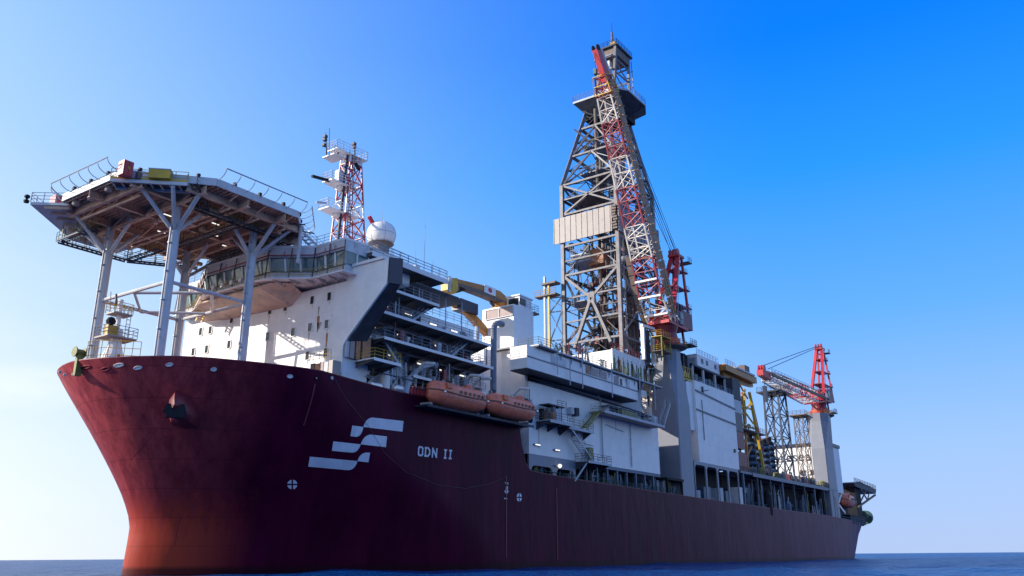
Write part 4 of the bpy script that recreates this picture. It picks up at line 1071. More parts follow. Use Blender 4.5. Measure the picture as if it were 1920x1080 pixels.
MB().box((64.6,-21.8,21.7),(65.4,-21.05,22.7)).build('junction_box', LGREY, sb)
stair('long_stair', (62.6,-22.2,19.5), (69.2,-22.2,14.9), 1.1, LGREY, sb)
walkway('lower_landing', 66.6, 73.5, -23.4, -21.0, 14.9, th=.25, parent=sb, deckmat=LGREY, under=DGREY, rmat=BROWN, aft=True)
MB().beam((66.9,-22.9,14.6),(64.2,-22.4,11.8),.18,.18).build('landing_strut', LGREY, sb)
MB().box((69.5,-21.9,14.95),(70.6,-21.1,17.2)).build('landing_locker', OLIVE, sb)
# rust run on the wall
for (x, z, l) in ((57.0,19.2,3.4),(68,14.9,1.6),(79.5,22.5,2)):
    MB().add([(x-.1,-21.012,z),(x+.14,-21.012,z),(x+.03,-21.012,z-l),(x-.03,-21.012,z-l)], [(0,1,2,3)]).build('rust_run', CORR, sb)
# arched skirt over the open gallery
def arch_panel(x0, x1, z0, z1, y, m, parent, hr=.62, frame=.5):
    top = [(x0,y,z1),(x1,y,z1)]; pts = [(x0,y,z0),(x0+frame,y,z0)]
    c0 = x0+frame; c1 = x1-frame; h = z0+(z1-z0)*hr
    for i in range(7): t = i/6*math.pi/2; pts.append((c0+ (1-math.cos(t))*.9, y, h-.9+math.sin(t)*.9))
    for i in range(7): t = (6-i)/6*math.pi/2; pts.append((c1-(1-math.cos(t))*.9, y, h-.9+math.sin(t)*.9))
    pts += [(c1,y,z0),(x1,y,z0),(x1,y,z1),(x0,y,z1)]
    mb = MB(); mb.extr(pts, (0,.25,0)); return mb.build('arched_panel', m, parent)
arch_panel(54.6,61.0,11.0,15.0,-20.98,PED,sb); arch_panel(61.0,66.8,11.0,15.0,-20.98,PED,sb)
for i in range(8):
    x = 70+i*3.2; MB().box((x,-20.9,9.8),(x+.35,-20.5,15)).build('gallery_post', BLUEG, sb)
MB().box((66.8,-20.97,14.5),(95,-20.6,14.99)).build('gallery_beam', BLUEG, sb)
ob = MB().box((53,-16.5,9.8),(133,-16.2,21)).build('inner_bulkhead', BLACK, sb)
for (px, py, m_) in ((1008,834,1),(1045,844,1),(1047,874,2)):
    c = U(px, py, y=-21.2); f = MB().box((c.x-.8,-21.25,c.z-.12),(c.x+.8,-21.0,c.z+.12)).build('gallery_lamp', MGREY, sb)
    if m_ == 2: MB().lathe((c.x,-21.45,c.z), [(.05,-.3),(.3,-.1),(.3,.15),(.05,.3)], 10).build('lit_lamp', TUBE, f)
    else: MB().box((c.x-.6,-21.3,c.z-.08),(c.x+.6,-21.255,c.z+.06)).build('lit_tube', TUBE, f)

# ================================================================ LIFEBOATS
def lifeboat(label, loc, rz=0, L=9.8, first=True):
    t = thing('lifeboat', (0,0,0), label, 'lifeboat', 'orange lifeboats hanging along the port side')
    n = 18; low = []; up = []
    def sec(u, k):   # k 0 hull, 1 canopy
        s = abs(2*u-1); f = (1-s**4.5)**.5 if s < 1 else 0; return f
    ringsH = []; ringsC = []
    for i in range(n+1):
        u = i/n; f = max(.06, sec(u, 0)); x = -L/2+L*u+(.0); sheer = .35*abs(2*u-1)**2.5
        w_ = 1.55*f; keel = -1.45+ .8*(abs(2*u-1)**4)
        r = []
        for j in range(13):
            a = math.pi*j/12; yy = -math.cos(a)*w_; zz = sheer+(keel-sheer)*math.sin(a)**.8; r.append((x, yy, zz))
        ringsH.append(r)
        hc = (1.45*max(.05, (1-abs(2*u-.97)**5))**.5 if abs(2*u-.95) < 1 else .07); r = []
        for j in range(13):
            a = math.pi*j/12; yy = math.cos(a)*w_*.97; zz = sheer+.05+hc*math.sin(a)**.75; r.append((x, yy, zz))
        ringsC.append(r)
    MB().loft(ringsH).build('boat_hull', ORANGE, t, smooth=True); MB().loft(ringsC).build('canopy', ORANGE, t, smooth=True)
    mb = MB()
    for s in (0, 12): mb.path([(r[s][0], r[s][1]*1.03, r[s][2]) for r in ringsH], .085, 6)
    mb.build('fender', BROWN, t)
    mb = MB(); mb.lathe((-L*.18+L*.38,0,1.15), [(.6,.2),(.55,.6),(.4,.75),(.05,.8)], 12); mb.build('conning_dome', ORANGE, t, smooth=True)
    MB().box((-3.6,-1.56,.55),(-2.7,-1.2,1.15)).build('side_hatch', mat('hatch_orange', (.7,.15,.06), .4) if 'hatch_orange' not in bpy.data.materials else bpy.data.materials['hatch_orange'], t)
    for x in (-4.2,-2.2,2.2,4.0): MB().box((x,-1.585,-.05),(x+.35,-1.45,.12)).build('reflective_tape', SILVER, t)
    mb = MB(); mb.path([(-4.6+k*.46,-1.62,-.28-.18*(k%2)) for k in range(21)], .025, 4); mb.build('grab_line', LGREY, t)
    mb = MB(); mb.beam((4.6,0,-1.2),(5.1,0,-.4),.12,.7); mb.lathe((4.7,0,-1.0), [(.1,0),(.35,.02),(.35,.2),(.1,.22)], 10, 'x'); mb.build('rudder', DGREY, t)
    for i in range(6):
        x = -1.2+i*.85; MB().box((x,-1.60,.25),(x+.34,-1.3,.55)).build('side_port', BROWN, t)
    mb = MB(); mb.rail([(-1.5,-1.1,1.1),(3.6,-1.0,1.15)], h=.35, step=.8, r=.03, rows=1); mb.build('grab_rail', BROWN, t)
    mb = MB(); mb.box((-4.0,-.2,1.2),(-3.6,.2,1.9)); mb.box((3.6,-.2,1.1),(4.0,.2,1.8)); mb.build('lifting_hook', DGREY, t)
    t.location = loc; t.rotation_euler[2] = rz; return t
b0 = lifeboat('orange enclosed lifeboat slung at the rail, the one nearest the bow', (35.9,-23.4,19.75), 0, 10.4)
b1 = copy_tree(b0); b1.location = (46.9,-23.4,19.95); b1.rotation_euler[2] = 0; b1['label'] = 'orange enclosed lifeboat slung beside the white wall, second from the bow'
b1.scale = (.96,1,1)
for k, (x0, x1) in enumerate(((31.6,40.4),(42.6,51.3))):
    for x in (x0, x1):
        dv = thing('boat_davit', (x,-20.2,18.3), ['white davit arm holding the fore end of the first lifeboat','white davit arm between the two lifeboats, holding the first','white davit arm behind the pipe, holding the second lifeboat','white davit arm at the aft end of the second lifeboat'][k*2+(x == x1)], 'davit', 'lifeboat davits')
        MB().path([(x,-20.2,18.3),(x,-20.6,22.6),(x,-21.8,23.5),(x,-23.4,23.2)], .2, 8).build('arm', WHITE2, dv)
        MB().path([(x,-23.4,23.2),(x,-23.4,21.4)], .05, 5).build('fall_wire', BLACK, dv)
        mb = MB(); mb.cbox((x,-23.4,21.4),.35,.35,.5); mb.build('block', MGREY, dv)
        MB().beam((x,-20.0,18.6),(x,-23.2,18.5),.3,.4).build('cradle', LGREY, dv)
walkway('boat_landing', 30.5, 52.0, -23.6, -20.2, 18.3, th=.2, parent=ship, deckmat=DGREY, under=DGREY, brackets=False, rl=False)
# rescue davit: big curved white arm forward of the lifeboats
rd = thing('rescue_davit', (30,-20.5,18.3), 'curved white crane arm bending aft, forward of the lifeboats', 'davit')
P = [U(760,738,y=-20.5),U(768,712,y=-20.5),U(779,697,y=-20.6),U(795,688,y=-20.8),U(815,683,y=-21.3)]
for i in range(4): pass
mb = MB()
for i in range(4): mb.tube(P[i], P[i+1], .42-.06*i, 8, .40-.06*i)
mb.build('arm', GREYW, rd); e = P[-1]
mb = MB(); mb.tube(e, e+Vector((.3,0,-.2)), .4, 10); mb.path([e+Vector((.3,0,0)), e+Vector((.5,0,-2.5))], .05, 5); mb.build('sheave', LGREY, rd)
mb = MB(); mb.tube(P[0]+Vector((0,.2,-1.5)), P[0], .5, 8); mb.path([P[0]+Vector((.8,0,-1)), P[2]+Vector((.4,0,-.4))], .12, 6); mb.build('post', GREYW, rd)
# silver lagged pipes, white liferaft canisters and gas bottles along the boat deck
for k, (a, b, py) in enumerate(((692,712,722),(735,752,727))):
    p, q = U(a, py, y=-20.9), U(b, py+4, y=-20.9)
    o = MB().lathe((p.x,-20.9,p.z), [(.35,0),(.55,.12),(.55,(q.x-p.x)-.12),(.35,q.x-p.x)], 14, 'x').build('liferaft_canister', SILVER, smooth=True)
    tag(o, ['silver liferaft canister just behind the bulwark step','silver liferaft canister beside the foot of the curved white arm'][k], 'liferaft', 'liferaft canisters')
p = U(722,716,y=-20.4); tag(MB().lathe((p.x,-20.4,p.z-.9), [(.5,0),(.6,.1),(.6,1.6),(.3,1.9)], 12).build('vent_canister', WHITE2, smooth=True), 'white upright canister between the two silver liferafts', 'canister')
for k, px in enumerate((742,752,800)):
    p = U(px,735,y=-20.4); t = thing('piping_rack', (p.x,-20.4,18.3), ['pale tangled pipe frame left of the curved white arm','pale pipe frame right beside the foot of the curved white arm','pale pipe frame behind the fore end of the first lifeboat'][k], 'pipe frame', 'pale pipe frames on the boat deck')
    mb = MB(); rr_ = random.Random(k)
    for q in range(11):
        a_ = Vector((p.x+rr_.uniform(-1.1,1.1),-20.4+rr_.uniform(-.3,.6),18.4+rr_.uniform(0,4.2))); mb.tube(a_, a_+Vector((rr_.uniform(-1.2,1.2),0,rr_.uniform(-1.6,1.6))), .07, 5)
    for dx in (-1,1): mb.tube((p.x+dx,-20.4,18.3),(p.x+dx*.6,-20.4,23.4),.1,6)
    mb.build('frame', GREYW, t)
    MB().box((p.x-.5,-20.2,18.3),(p.x+.5,-19.6,19.8)).build('base', MGREY, t)
rk = thing('gas_bottle_rack', (31.8,-20.6,18.3), 'rack of red gas bottles beside the first lifeboat', 'gas rack')
for i in range(6):
    p = U(771+i*5.5, 735, y=-20.9); MB().lathe((p.x,-20.9,18.7), [(.16,0),(.2,.06),(.2,1.7),(.09,1.95),(.09,2.1)], 8).build('gas_bottle', RED, rk)
mb = MB(); a = U(768,735,y=-21); b = U(802,735,y=-21)
for z in (18.7,19.7,20.5): mb.tube((a.x,-21.15,z),(b.x,-21.15,z),.05,5)
mb.build('rack_frame', BLACK, rk)
# tangle of grey machinery behind the rail
rr = random.Random(31)
for k in range(16):
    x = 23.8+k*1.72+rr.random()*.6; t = thing('deck_machinery', (x,-20,18.3), 'grey pipework and valve unit under the walkways, %s from the bow' % ORD[k], 'machinery', 'machinery along the boat deck')
    m1, m2 = rr.choice([(MGREY,LGREY),(LGREY,GALV),(GALV,MGREY),(MGREY,WHITE2)])
    mb = MB(); hh = rr.uniform(1.2,3.2); mb.box((x,-20.3,18.3),(x+rr.uniform(.5,1.2),-19.5,18.3+hh)); mb.build('housing', m1, t)
    mb = MB()
    for i in range(4):
        z = 18.6+rr.random()*3; mb.path([(x-.3,-20.5,z),(x+.8,-20.5,z+rr.uniform(-.4,.4)),(x+.8,-20.5,z+rr.uniform(.5,1.2))], .06, 5)
    mb.build('pipework', m2, t)

# ================================================================ KNUCKLE BOOM CRANE (YELLOW)
ky = -14.0
kc = thing('knuckle_boom_crane', (57,-14,30), 'folded orange-yellow knuckle boom crane resting above the accommodation', 'crane')
def K(px, py): return U(px, py, y=ky)
def plate(P, wdt, m, name, y=ky):
    return MB().extr([Vector((p.x, y-wdt/2, p.z)) for p in P], (0, wdt, 0)).build(name, m, kc)
plate([K(850,524),K(900,536),K(932,547),K(954,567),K(942,571),K(905,556),K(850,535)], 1.2, OCHRE, 'main_boom')
plate([K(850,531),K(905,548),K(945,568),K(940,571.5),K(905,556.5),K(850,536)], 1.26, BROWN, 'boom_lower_chord')
plate([K(834,523),K(850,523),K(852,546),K(846,552),K(834,544)], 1.5, YEL, 'boom_head')
plate([K(843,558),K(852,560),K(880,582),K(906,610),K(918,627),K(918,638),K(900,619),K(875,592),K(843,568)], .8, OCHRE, 'folding_jib')
mb = MB(); mb.tube(K(855,547), K(880,540), .22, 8); mb.tube(K(920,566), K(926,574), .25, 8); mb.build('hydraulic_ram', DGREY, kc)
p = K(912,546); o = MB().box((p.x-1.4,ky-.72,p.z-.6),(p.x+1.4,ky-.66,p.z+.6)).build('flag_plate', SIGNW, kc)
pts = [(p.x+.5*math.cos(t), ky-.73, p.z+.38*math.sin(t)) for t in [i*math.pi/8 for i in range(16)]]
MB().add(pts, [tuple(range(16))]).build('red_disc', RED, o)
MB().lathe((57.5,ky,29.6), [(1.3,0),(1.3,6),(1.6,6.2),(1.6,8.6)], 14).build('crane_column', OCHRE, kc)
mb = MB(); q = K(868,568); mb.box((q.x-1.6,ky-.9,q.z-1.4),(q.x+2.4,ky+.8,q.z+.2)); mb.build('winch_house', NAVY, kc)
MB().tube((K(895,600).x,ky,28.2),(K(895,600).x,ky,K(895,600).z),.35,8).build('boom_rest', LGREY, kc)

# ================================================================ DERRICK
dk = thing('derrick', (106.5,YC,29.5), 'towering grey drilling derrick with a tan wind wall round its middle', 'derrick')
X0, X1, Y0, Y1 = 98.0, 114.5, -12.9, 0.1
ZB_, ZK, ZTp = 29.6, 76.8, 97.5
cor = [(X0,Y0),(X0,Y1),(X1,Y1),(X1,Y0)]; top = [(103.5,-8.9),(103.5,-3.9),(111.5,-3.9),(111.5,-8.9)]
def dpt(i, z):
    if z <= ZK: return Vector((*cor[i], z))
    t = (z-ZK)/(ZTp-ZK); return Vector((cor[i][0]+(top[i][0]-cor[i][0])*t, cor[i][1]+(top[i][1]-cor[i][1])*t, z))
for i in range(4):
    mb = MB(); mb.beam(dpt(i,ZB_), dpt(i,ZK), .75, .75); mb.build('leg', DERR if i < 2 else MGREY, dk)
    mb = MB(); mb.beam(dpt(i,ZK), dpt(i,ZTp), .7, .7); mb.build('upper_leg', DERR if i < 2 else MGREY, dk)
lv = [32,42,56.5,62.8,70.0,ZK,84,91]
for f in range(4):
    i, j = f, (f+1) % 4
    m_ = DERR if f in (0,) else MGREY
    mb = MB()
    for z in lv: MB().beam(dpt(i,z), dpt(j,z), .4, .4).build('girt', m_, dk)
    for z0, z1 in ((42,56.5),(70,ZK),(ZK,84),(84,91)):
        mb = MB()
        c_ = (dpt(i,z0)+dpt(j,z0)+dpt(i,z1)+dpt(j,z1))/4
        if (z0, z1) == (42,56.5) and f == 0:
            mb.beam(dpt(i,z0-1).lerp(dpt(j,z0-1),.18), c_+Vector((0,0,1.5)), .7,.6); mb.beam(dpt(i,z0-1).lerp(dpt(j,z0-1),.82), c_+Vector((0,0,1.5)), .7,.6)
            mb.beam(dpt(i,z1), c_+Vector((0,0,1.5)), .5,.5); mb.beam(dpt(j,z1), c_+Vector((0,0,1.5)), .5,.5); mb.cbox(c_+Vector((0,0,1.5)), .6, 1.6, 2.2)
        elif z0 >= ZK:
            mid_ = (dpt(i,z1)+dpt(j,z1))/2; mb.beam(dpt(i,z0), mid_, .35,.35); mb.beam(dpt(j,z0), mid_, .35,.35)
        else:
            mb.beam(dpt(i,z0), dpt(j,z1), .36,.36); mb.beam(dpt(j,z0), dpt(i,z1), .36,.36)
        mb.build('bracing', m_, dk)
    for z0 in (46.5,51.5,59.6,66.4,73.4): MB().beam(dpt(i,z0), dpt(j,z0), .3,.3).build('girt', DGREY if f else m_, dk)
    for z0, z1 in ((42,49),(49,56.5),(56.5,62.8),(70,73.4),(73.4,ZK),(ZK,80.5),(80.5,84),(84,87.5),(87.5,91),(91,94),(32,37),(37,42)):
        ia, ja = dpt(i,z0).lerp(dpt(j,z0),.5), dpt(i,z1).lerp(dpt(j,z1),.5)
        o_ = Vector((.5 if f == 0 else -.5 if f == 2 else 0, .5 if f == 3 else -.5 if f == 1 else 0, 0))
        mb = MB(); mb.beam(dpt(i,z0)+o_, ja+o_, .15,.15); mb.beam(dpt(j,z0)+o_, ja+o_, .15,.15); mb.beam(dpt(i,z1)+o_, dpt(j,z1)+o_, .15,.15); mb.build('light_bracing', (BROWN,DGREY,MGREY)[int(z0) % 3], dk)
    if f in (1,2,3):
        mb = MB()
        mb.beam(dpt(i,56.5), (dpt(i,62.8)+dpt(j,62.8))/2, .36,.36); mb.beam(dpt(j,56.5), (dpt(i,62.8)+dpt(j,62.8))/2, .36,.36)
        mb.build('bracing', m_, dk); mb = MB()
        mb.beam(dpt(i,32), dpt(j,42), .4,.4); mb.beam(dpt(j,32), dpt(i,42), .4,.4); mb.build('bracing', m_, dk)
# wind walls of ribbed cladding
def cladding(a, b, z0, z1, name='wind_wall', m=CORR, parent=dk, pitch=.9, t=.18):
    a = Vector(a); b = Vector(b); L = (b-a).length; d = (b-a).normalized(); n = Vector((d.y, -d.x)); mb = MB()
    mb.prism([(a.x,a.y),(b.x,b.y),(b.x-n.x*t,b.y-n.y*t),(a.x-n.x*t,a.y-n.y*t)], z0, z1)
    k = int(L/pitch)
    for i in range(k+1):
        p = a+d*min(L-.1, i*pitch); q = p+d*.1
        mb.prism([(p.x+n.x*.08,p.y+n.y*.08),(q.x+n.x*.08,q.y+n.y*.08),(q.x+n.x*.003,q.y+n.y*.003),(p.x+n.x*.003,p.y+n.y*.003)], z0, z1)
    return mb.build(name, m, parent)
cladding((97.3,1.9),(97.3,-12.0), 63.6, 69.2, pitch=1.35)
cladding((97.3,-13.6),(115.6,-13.6), 63.4, 69.0, m=MGREY, pitch=1.6)
cladding((115.7,-13.4),(115.7,1.2), 63.4, 69.0, m=MGREY, pitch=1.6)
rr = random.Random(3)
mb = MB()
for i in range(9): z = 63.8+i*.6; mb.box((96.9,-13.5+rr.random()*.4,z),(97.5,-12.1-rr.random()*.5,z+.4))
mb.build('cable_bundle', BROWN, dk)
# inside of the tower: guide rails, drill pipe, top drives, platforms, ladders
for k, (x, y, r, m_, za, zb) in enumerate(((102,-6.4,.35,BROWN,30,95),(104,-9.2,.45,DRED,30,60),(104,-3.4,.3,BROWN,30,76),(109,-9.2,.35,MGREY,30,96),(109,-3.4,.35,BROWN,30,90),(100,-10.2,.22,BLUEG,30,76),(106,-10.8,.3,MGREY,30,84),(112,-7,.3,BROWN,30,90),(101,-1.6,.25,MGREY,30,62),(111,-11.4,.25,BLUEG,30,76))):
    MB().tube((x,y,za),(x,y,zb),r,8).build('guide_rail', m_, dk)
for i in range(18):
    MB().tube((105.5+(i%6)*.45,-11.6+(i//6)*.5,31),(105.5+(i%6)*.45,-11.6+(i//6)*.5,58),.12,5).build('drill_pipe', (BROWN,MGREY,DRED)[i%3], dk)
for (z, x0, x1, y0, y1, m_) in ((46.2,98.4,106,-12.5,-7,BROWN),(50.8,98.4,103,-4.6,-.2,MGREY),(52.6,99,110,-12.2,-9,MGREY),(59.4,98.6,104,-6,-.4,LGREY),(60.9,98.6,104,-5,-1,LGREY),(66,99,113,-12,-8.6,MGREY),(73.8,98.8,106,-8.5,-.6,BROWN),(80.5,102,111,-10.5,-2,MGREY),(87,103,111,-9.5,-3.2,MGREY),(38.5,98.6,113,-12.6,-8,BROWN),(43.4,104,113,-9,-.4,MGREY)):
    MB().box((x0,y0,z-.25),(x1,y1,z)).build('inner_platform', m_, dk)
    MB().rail([(x0,y1,z),(x0,y0,z),(x1,y0,z)], step=1.4, r=.05).build('platform_railing', LGREY if m_ is LGREY else GALV, dk)
for i in range(250):
    z = rr.uniform(31,92)**1.0 if i % 2 else rr.uniform(31,64); ex_ = max(0, (z-ZK)/21); x = rr.uniform(99+5*ex_,113-3*ex_); y = rr.uniform(-12+3.5*ex_,-.8-3.5*ex_); k = rr.random()
    mb = MB()
    if k < .35: mb.box((x,y,z),(x+rr.uniform(.5,2.2),y+rr.uniform(.5,1.6),z+rr.uniform(.5,2)))
    elif k < .75: mb.beam((x,y,z),(min(113.5,max(99,x+rr.uniform(-7,7))),min(-.6,max(-12.3,y+rr.uniform(-8,8))),z+rr.uniform(-6,6)),.3,.3)
    else: mb.path([(x,y,z),(x+rr.uniform(-1,1),y+rr.uniform(-1,1),z-rr.uniform(3,8))],.09,5)
    mb.build('rigging_gear', rr.choice([BROWN,BLACK,DGREY,BROWN,DGREY,DRED,DERR]), dk)
mb = MB(); mb.ladder((97.9,-2,42),(97.9,-2,63),.6,(0,1,0),.05); mb.ladder((99.5,-13.2,42),(99.5,-13.2,76),.6,(1,0,0),.05); mb.build('ladder', LGREY, dk)
MB().box((100.5,-8,58.6),(104.5,-4.4,61.9)).build('top_drive', RUSTDOOR, dk)
# left access tower with yellow post
at = thing('access_tower', (96,5,42), 'yellow edged access tower standing left of the derrick', 'access tower')
mb = MB(); p = U(1021,515,x=96); q = U(1028,645,x=96); yy = p.y
mb.beam((96,yy,34),(96,yy,56.5),.4,.4); mb.build('post', LGREY, at); MB().beam((96,yy-1,34),(96,yy-1,54.5),.4,.4).build('post', YEL, at)
mb = MB(); mb.box((95.4,.5,52.2),(97.4,yy+2.2,52.5)); mb.box((95.4,.5,54.6),(97.4,yy+.5,55.0)); mb.build('platform', BROWN, at)
mb = MB(); mb.rail([(95.5,yy+2.1,52.5),(95.5,.6,52.5)], step=1.2, r=.06); mb.build('railing', YEL, at)
mb = MB()
for z0, z1 in ((37,43),(43,49),(49,52)): mb.beam((97,yy-.6,z0),(97.6,.4,z1),.22,.22); mb.beam((97,yy-.6,z1),(97.6,.4,z1),.22,.22); mb.beam((97,yy-.6,z1),(97.6,.4,z0+1),.14,.14)
mb.build('bracing', GALV, at)
# crown platform and crown tower
P = [(100.9,-1.4),(100.9,-12.6),(103,-14.2),(111,-14.2),(114.6,-12.5),(114.6,-1.5)]
MB().prism(P, ZTp-.1, ZTp+.35).build('crown_platform', LGREY, dk); MB().prism([(104,-11),(112,-11),(112,-2.5),(104,-2.5)], ZTp-3.4, ZTp-.102).build('crown_underframe', BLACK, dk)
mb = MB()
for a, b in zip(P, P[1:]+P[:1]):
    mb.add([(*a,ZTp-.11),(*b,ZTp-.11),((b[0]+107.5)/2,(b[1]+YC)/2,ZTp-3),((a[0]+107.5)/2,(a[1]+YC)/2,ZTp-3)], [(0,1,2,3)])
mb.build('crown_soffit', DGREY, dk)
MB().rail([(*p,ZTp+.35) for p in P], h=1.3, step=1.5, r=.06, closed=True).build('crown_railing', GALV, dk)
ct = [(104.6,-9.6),(104.6,-5.2),(112.2,-5.2),(112.2,-9.6)]
ZC = 112.2
for i in range(4): 
    MB().beam((*ct[i],ZTp),(106 if i < 2 else 112, -10 if i in (0,3) else -6.4, ZC),.6,.6).build('crown_leg', DERR if i < 2 else MGREY, dk)
mb = MB()
for z in (101.5,105.5,109): 
    for i in range(4): mb.beam((*[ct[i][k] for k in (0,1)],z),(*ct[(i+1)%4],z),.3,.3)
for i in (0,3):
    for z0, z1 in ((98,101.5),(101.5,105.5),(105.5,109)): mb.beam((*ct[i],z0),(*ct[(i+1)%4],z1),.22,.22)
mb.build('crown_bracing', MGREY, dk)
MB().box((105.4,-10.6,ZC-.4),(113.0,-5.8,ZC)).build('crown_block_deck', DGREY, dk); MB().box((106,-10.2,ZC-2.6),(112,-6.2,ZC-.41)).build('crown_block', BROWN, dk)
MB().box((105,-8.8,100),(106,-7.4,108)).build('crown_guide', GREYW, dk)
MB().rail([(105.5,-5.9,ZC),(105.5,-10.5,ZC),(112.9,-10.5,ZC)], h=1.2, step=1.2, r=.06).build('crown_railing', DGREY, dk)
mb = MB(); mb.tube((107.5,-8.4,ZC),(107.5,-8.4,ZC+4.6),.4,8,.25); mb.build('beacon_mast', BROWN, dk)
MB().tube((107.5,-8.4,ZC+4.6),(107.5,-8.4,ZC+7.4),.12,6,.05).build('lightning_rod', DGREY, dk)
mb = MB(); mb.cbox((107.0,-9,ZC+.8),1.3,1.2,.9); mb.build('beacon_housing', YEL, dk)
mb = MB(); mb.cbox((112.4,-9.9,ZC-.1),.7,.7,.7); mb.build('beacon_light', YEL, dk)
mb = MB(); mb.path([(113.6,-9.9,ZC-.5),(113.6,-10.4,ZTp+.4)], .1, 5); mb.path([(113.6,-8.9,ZC-.5),(113.6,-9.4,ZTp+.4)], .1, 5)
for z in (101,103,105,107,109): mb.beam((113.6,-8.9,z),(113.6,-10.2,z),.12,.12)
mb.build('crown_ladder', MGREY, dk)
MB().box((109,-12.4,ZTp+.4),(113.6,-9.9,ZTp+2.2)).build('service_cabin', BROWN, dk)
# drill floor skirts, white corrugated house, clutter on the deck top
ch = thing('corrugated_house', (93,-17,30), 'white ribbed wind wall house below the derrick foot', 'deckhouse')
a = U(1148,655,y=-17); b = U(1205,690,y=-17)
cladding((86.4,-17),(99.2,-17), 29.7, 36.6, 'wall', WHITE2, ch, pitch=1.0); MB().box((86.4,-16.8,29.7),(99.2,-8,36.4)).build('housing', WHITE2, ch)
mb = MB(); mb.rail([(86.5,-17.1,36.6),(99,-17.1,36.6)], step=1.2, r=.045); mb.build('railing', PIPERED, ch)
pw = thing('white_panel_frame', (98,-17,38), 'white framed panel standing beside the crane foot', 'frame')
mb = MB(); mb.beam((98.0,-17.4,36.6),(98.0,-17.4,43.2),.7,.5); mb.beam((97.6,-17.4,43.2),(102.4,-17.6,43.4),.6,.5); mb.beam((102.0,-17.4,36.6),(102.0,-17.4,41.5),.7,.5); mb.build('frame', WHITE2, pw)
MB().box((98.4,-17.0,36.7),(101.6,-16.8,43)).build('panel', DGREY, pw)
rr = random.Random(77)
kinds = [('valve_manifold','dark valve manifold'),('mud_skid','brown mud skid'),('hose_reel','dark hose reel'),('pipe_stand','green pipe stand'),('winch','grey winch')]
n = 0
for row, (yy, zz) in enumerate(((-20.5,29.65),(-16.5,29.65),(-10,29.65))):
    for i in range(9):
        x = 60+i*3.9+rr.random()*1.5+row
        if row == 1 and x > 85: continue
        kn_, lab = kinds[(i+row*2) % 5]; y = yy+rr.uniform(-.8,.8)
        t = thing(kn_, (x,y,zz), '%s atop the side block, %s from the bow, %s row' % (lab, ORD[i], ('outer','middle','inner')[row]), kn_.replace('_',' '), 'equipment on the roof of the side block')
        m1 = rr.choice([BLACK,DGREY,BROWN,GREEN,OLIVE]); h_ = rr.uniform(1.2,3.4)+row*1.0
        mb = MB(); mb.box((x,y,zz),(x+rr.uniform(.8,2.2),y+rr.uniform(.8,1.6),zz+h_*.6)); mb.build('base', m1, t)
        mb = MB()
        for k in range(5): 
            xx = x+rr.uniform(0,2.4); mb.path([(xx,y-.2,zz),(xx,y-.2,zz+h_*rr.uniform(.5,1.3)),(xx+rr.uniform(-.8,.8),y,zz+h_*rr.uniform(.5,1.3))], .09, 5)
        mb.build('pipework', rr.choice([BROWN,OLIVE,GREEN,MGREY,DRED]), t)
for i in range(10):
    x = 78+i*1.55; t = MB().lathe((x,-22.0,29.65), [(.16,0),(.22,.1),(.22,2.9),(.08,3.1),(.08,3.5)], 8).build('standing_bottle', (GREEN,BLACK,BLUEG)[i%3])
    tag(t, 'dark upright cylinder behind the upper walkway railing, %s counted from the bow' % ORD[i], 'cylinder', 'cylinders along the upper walkway')

ys = thing('yellow_stair_tower', (100.6,-20,29.7), 'small yellow railed stair landing left of the first crane pedestal top', 'stair tower')
for x, y in ((98.9,-20.8),(102.6,-20.8),(98.9,-18.8),(102.6,-18.8)): MB().beam((x,y,37),(x,y,41),.16,.16).build('post', OLIVE, ys)
for k, z in enumerate((38.2,41.0), 3):
    MB().box((98.7,-21,z-.12),(102.9,-18.6,z)).build('landing', YEL if k > 3 else BROWN, ys)
    MB().rail([(98.8,-18.7,z),(98.8,-20.9,z),(102.8,-20.9,z)], step=1.1, r=.035).build('railing', YEL if k > 2 else OLIVE, ys)
    if k > 3: stair('stair', (99.3 if k % 2 else 102.3,-20,z-2.8), (102.3 if k % 2 else 99.3,-20,z), .8, OLIVE, ys, rail=False)
stair('stair', (93.2,-22.6,23.0), (97.2,-22.2,27.5), .9, GALV, sb)
# ================================================================ PEDESTAL CRANES
def ring_sq(cx, cy, hx, hy, n_, z, k=32):
    out = []
    for i in range(k):
        t = 2*math.pi*i/k+math.pi/k; c_, s_ = math.cos(t), math.sin(t); e = 2/n_
        out.append((cx+hx*math.copysign(abs(c_)**e, c_), cy+hy*math.copysign(abs(s_)**e, s_), z))
    return out
def pedestal(cx, cy, hx, hy, zb, zk, zt, r, parent, m=PED):
    def ring(a, b, ch, z):
        P = []
        for sx, sy, o in ((1,-1,0),(1,1,1),(-1,1,0),(-1,-1,1)):
            e1 = (cx+sx*a, cy+sy*(b-ch*b), z); e2 = (cx+sx*(a-ch*a), cy+sy*b, z)
            P += [e2, e1] if o == 0 and False else ([e1, e2] if (sx, sy) in ((1,1),(-1,-1)) else [e2, e1])
        return P
    k = .586
    return MB().loft([ring(hx,hy,.07,zb), ring(hx,hy,.07,zk), ring(r,r,k,zt-2.2), ring(r,r,k,zt)]).build('pedestal', m, parent)
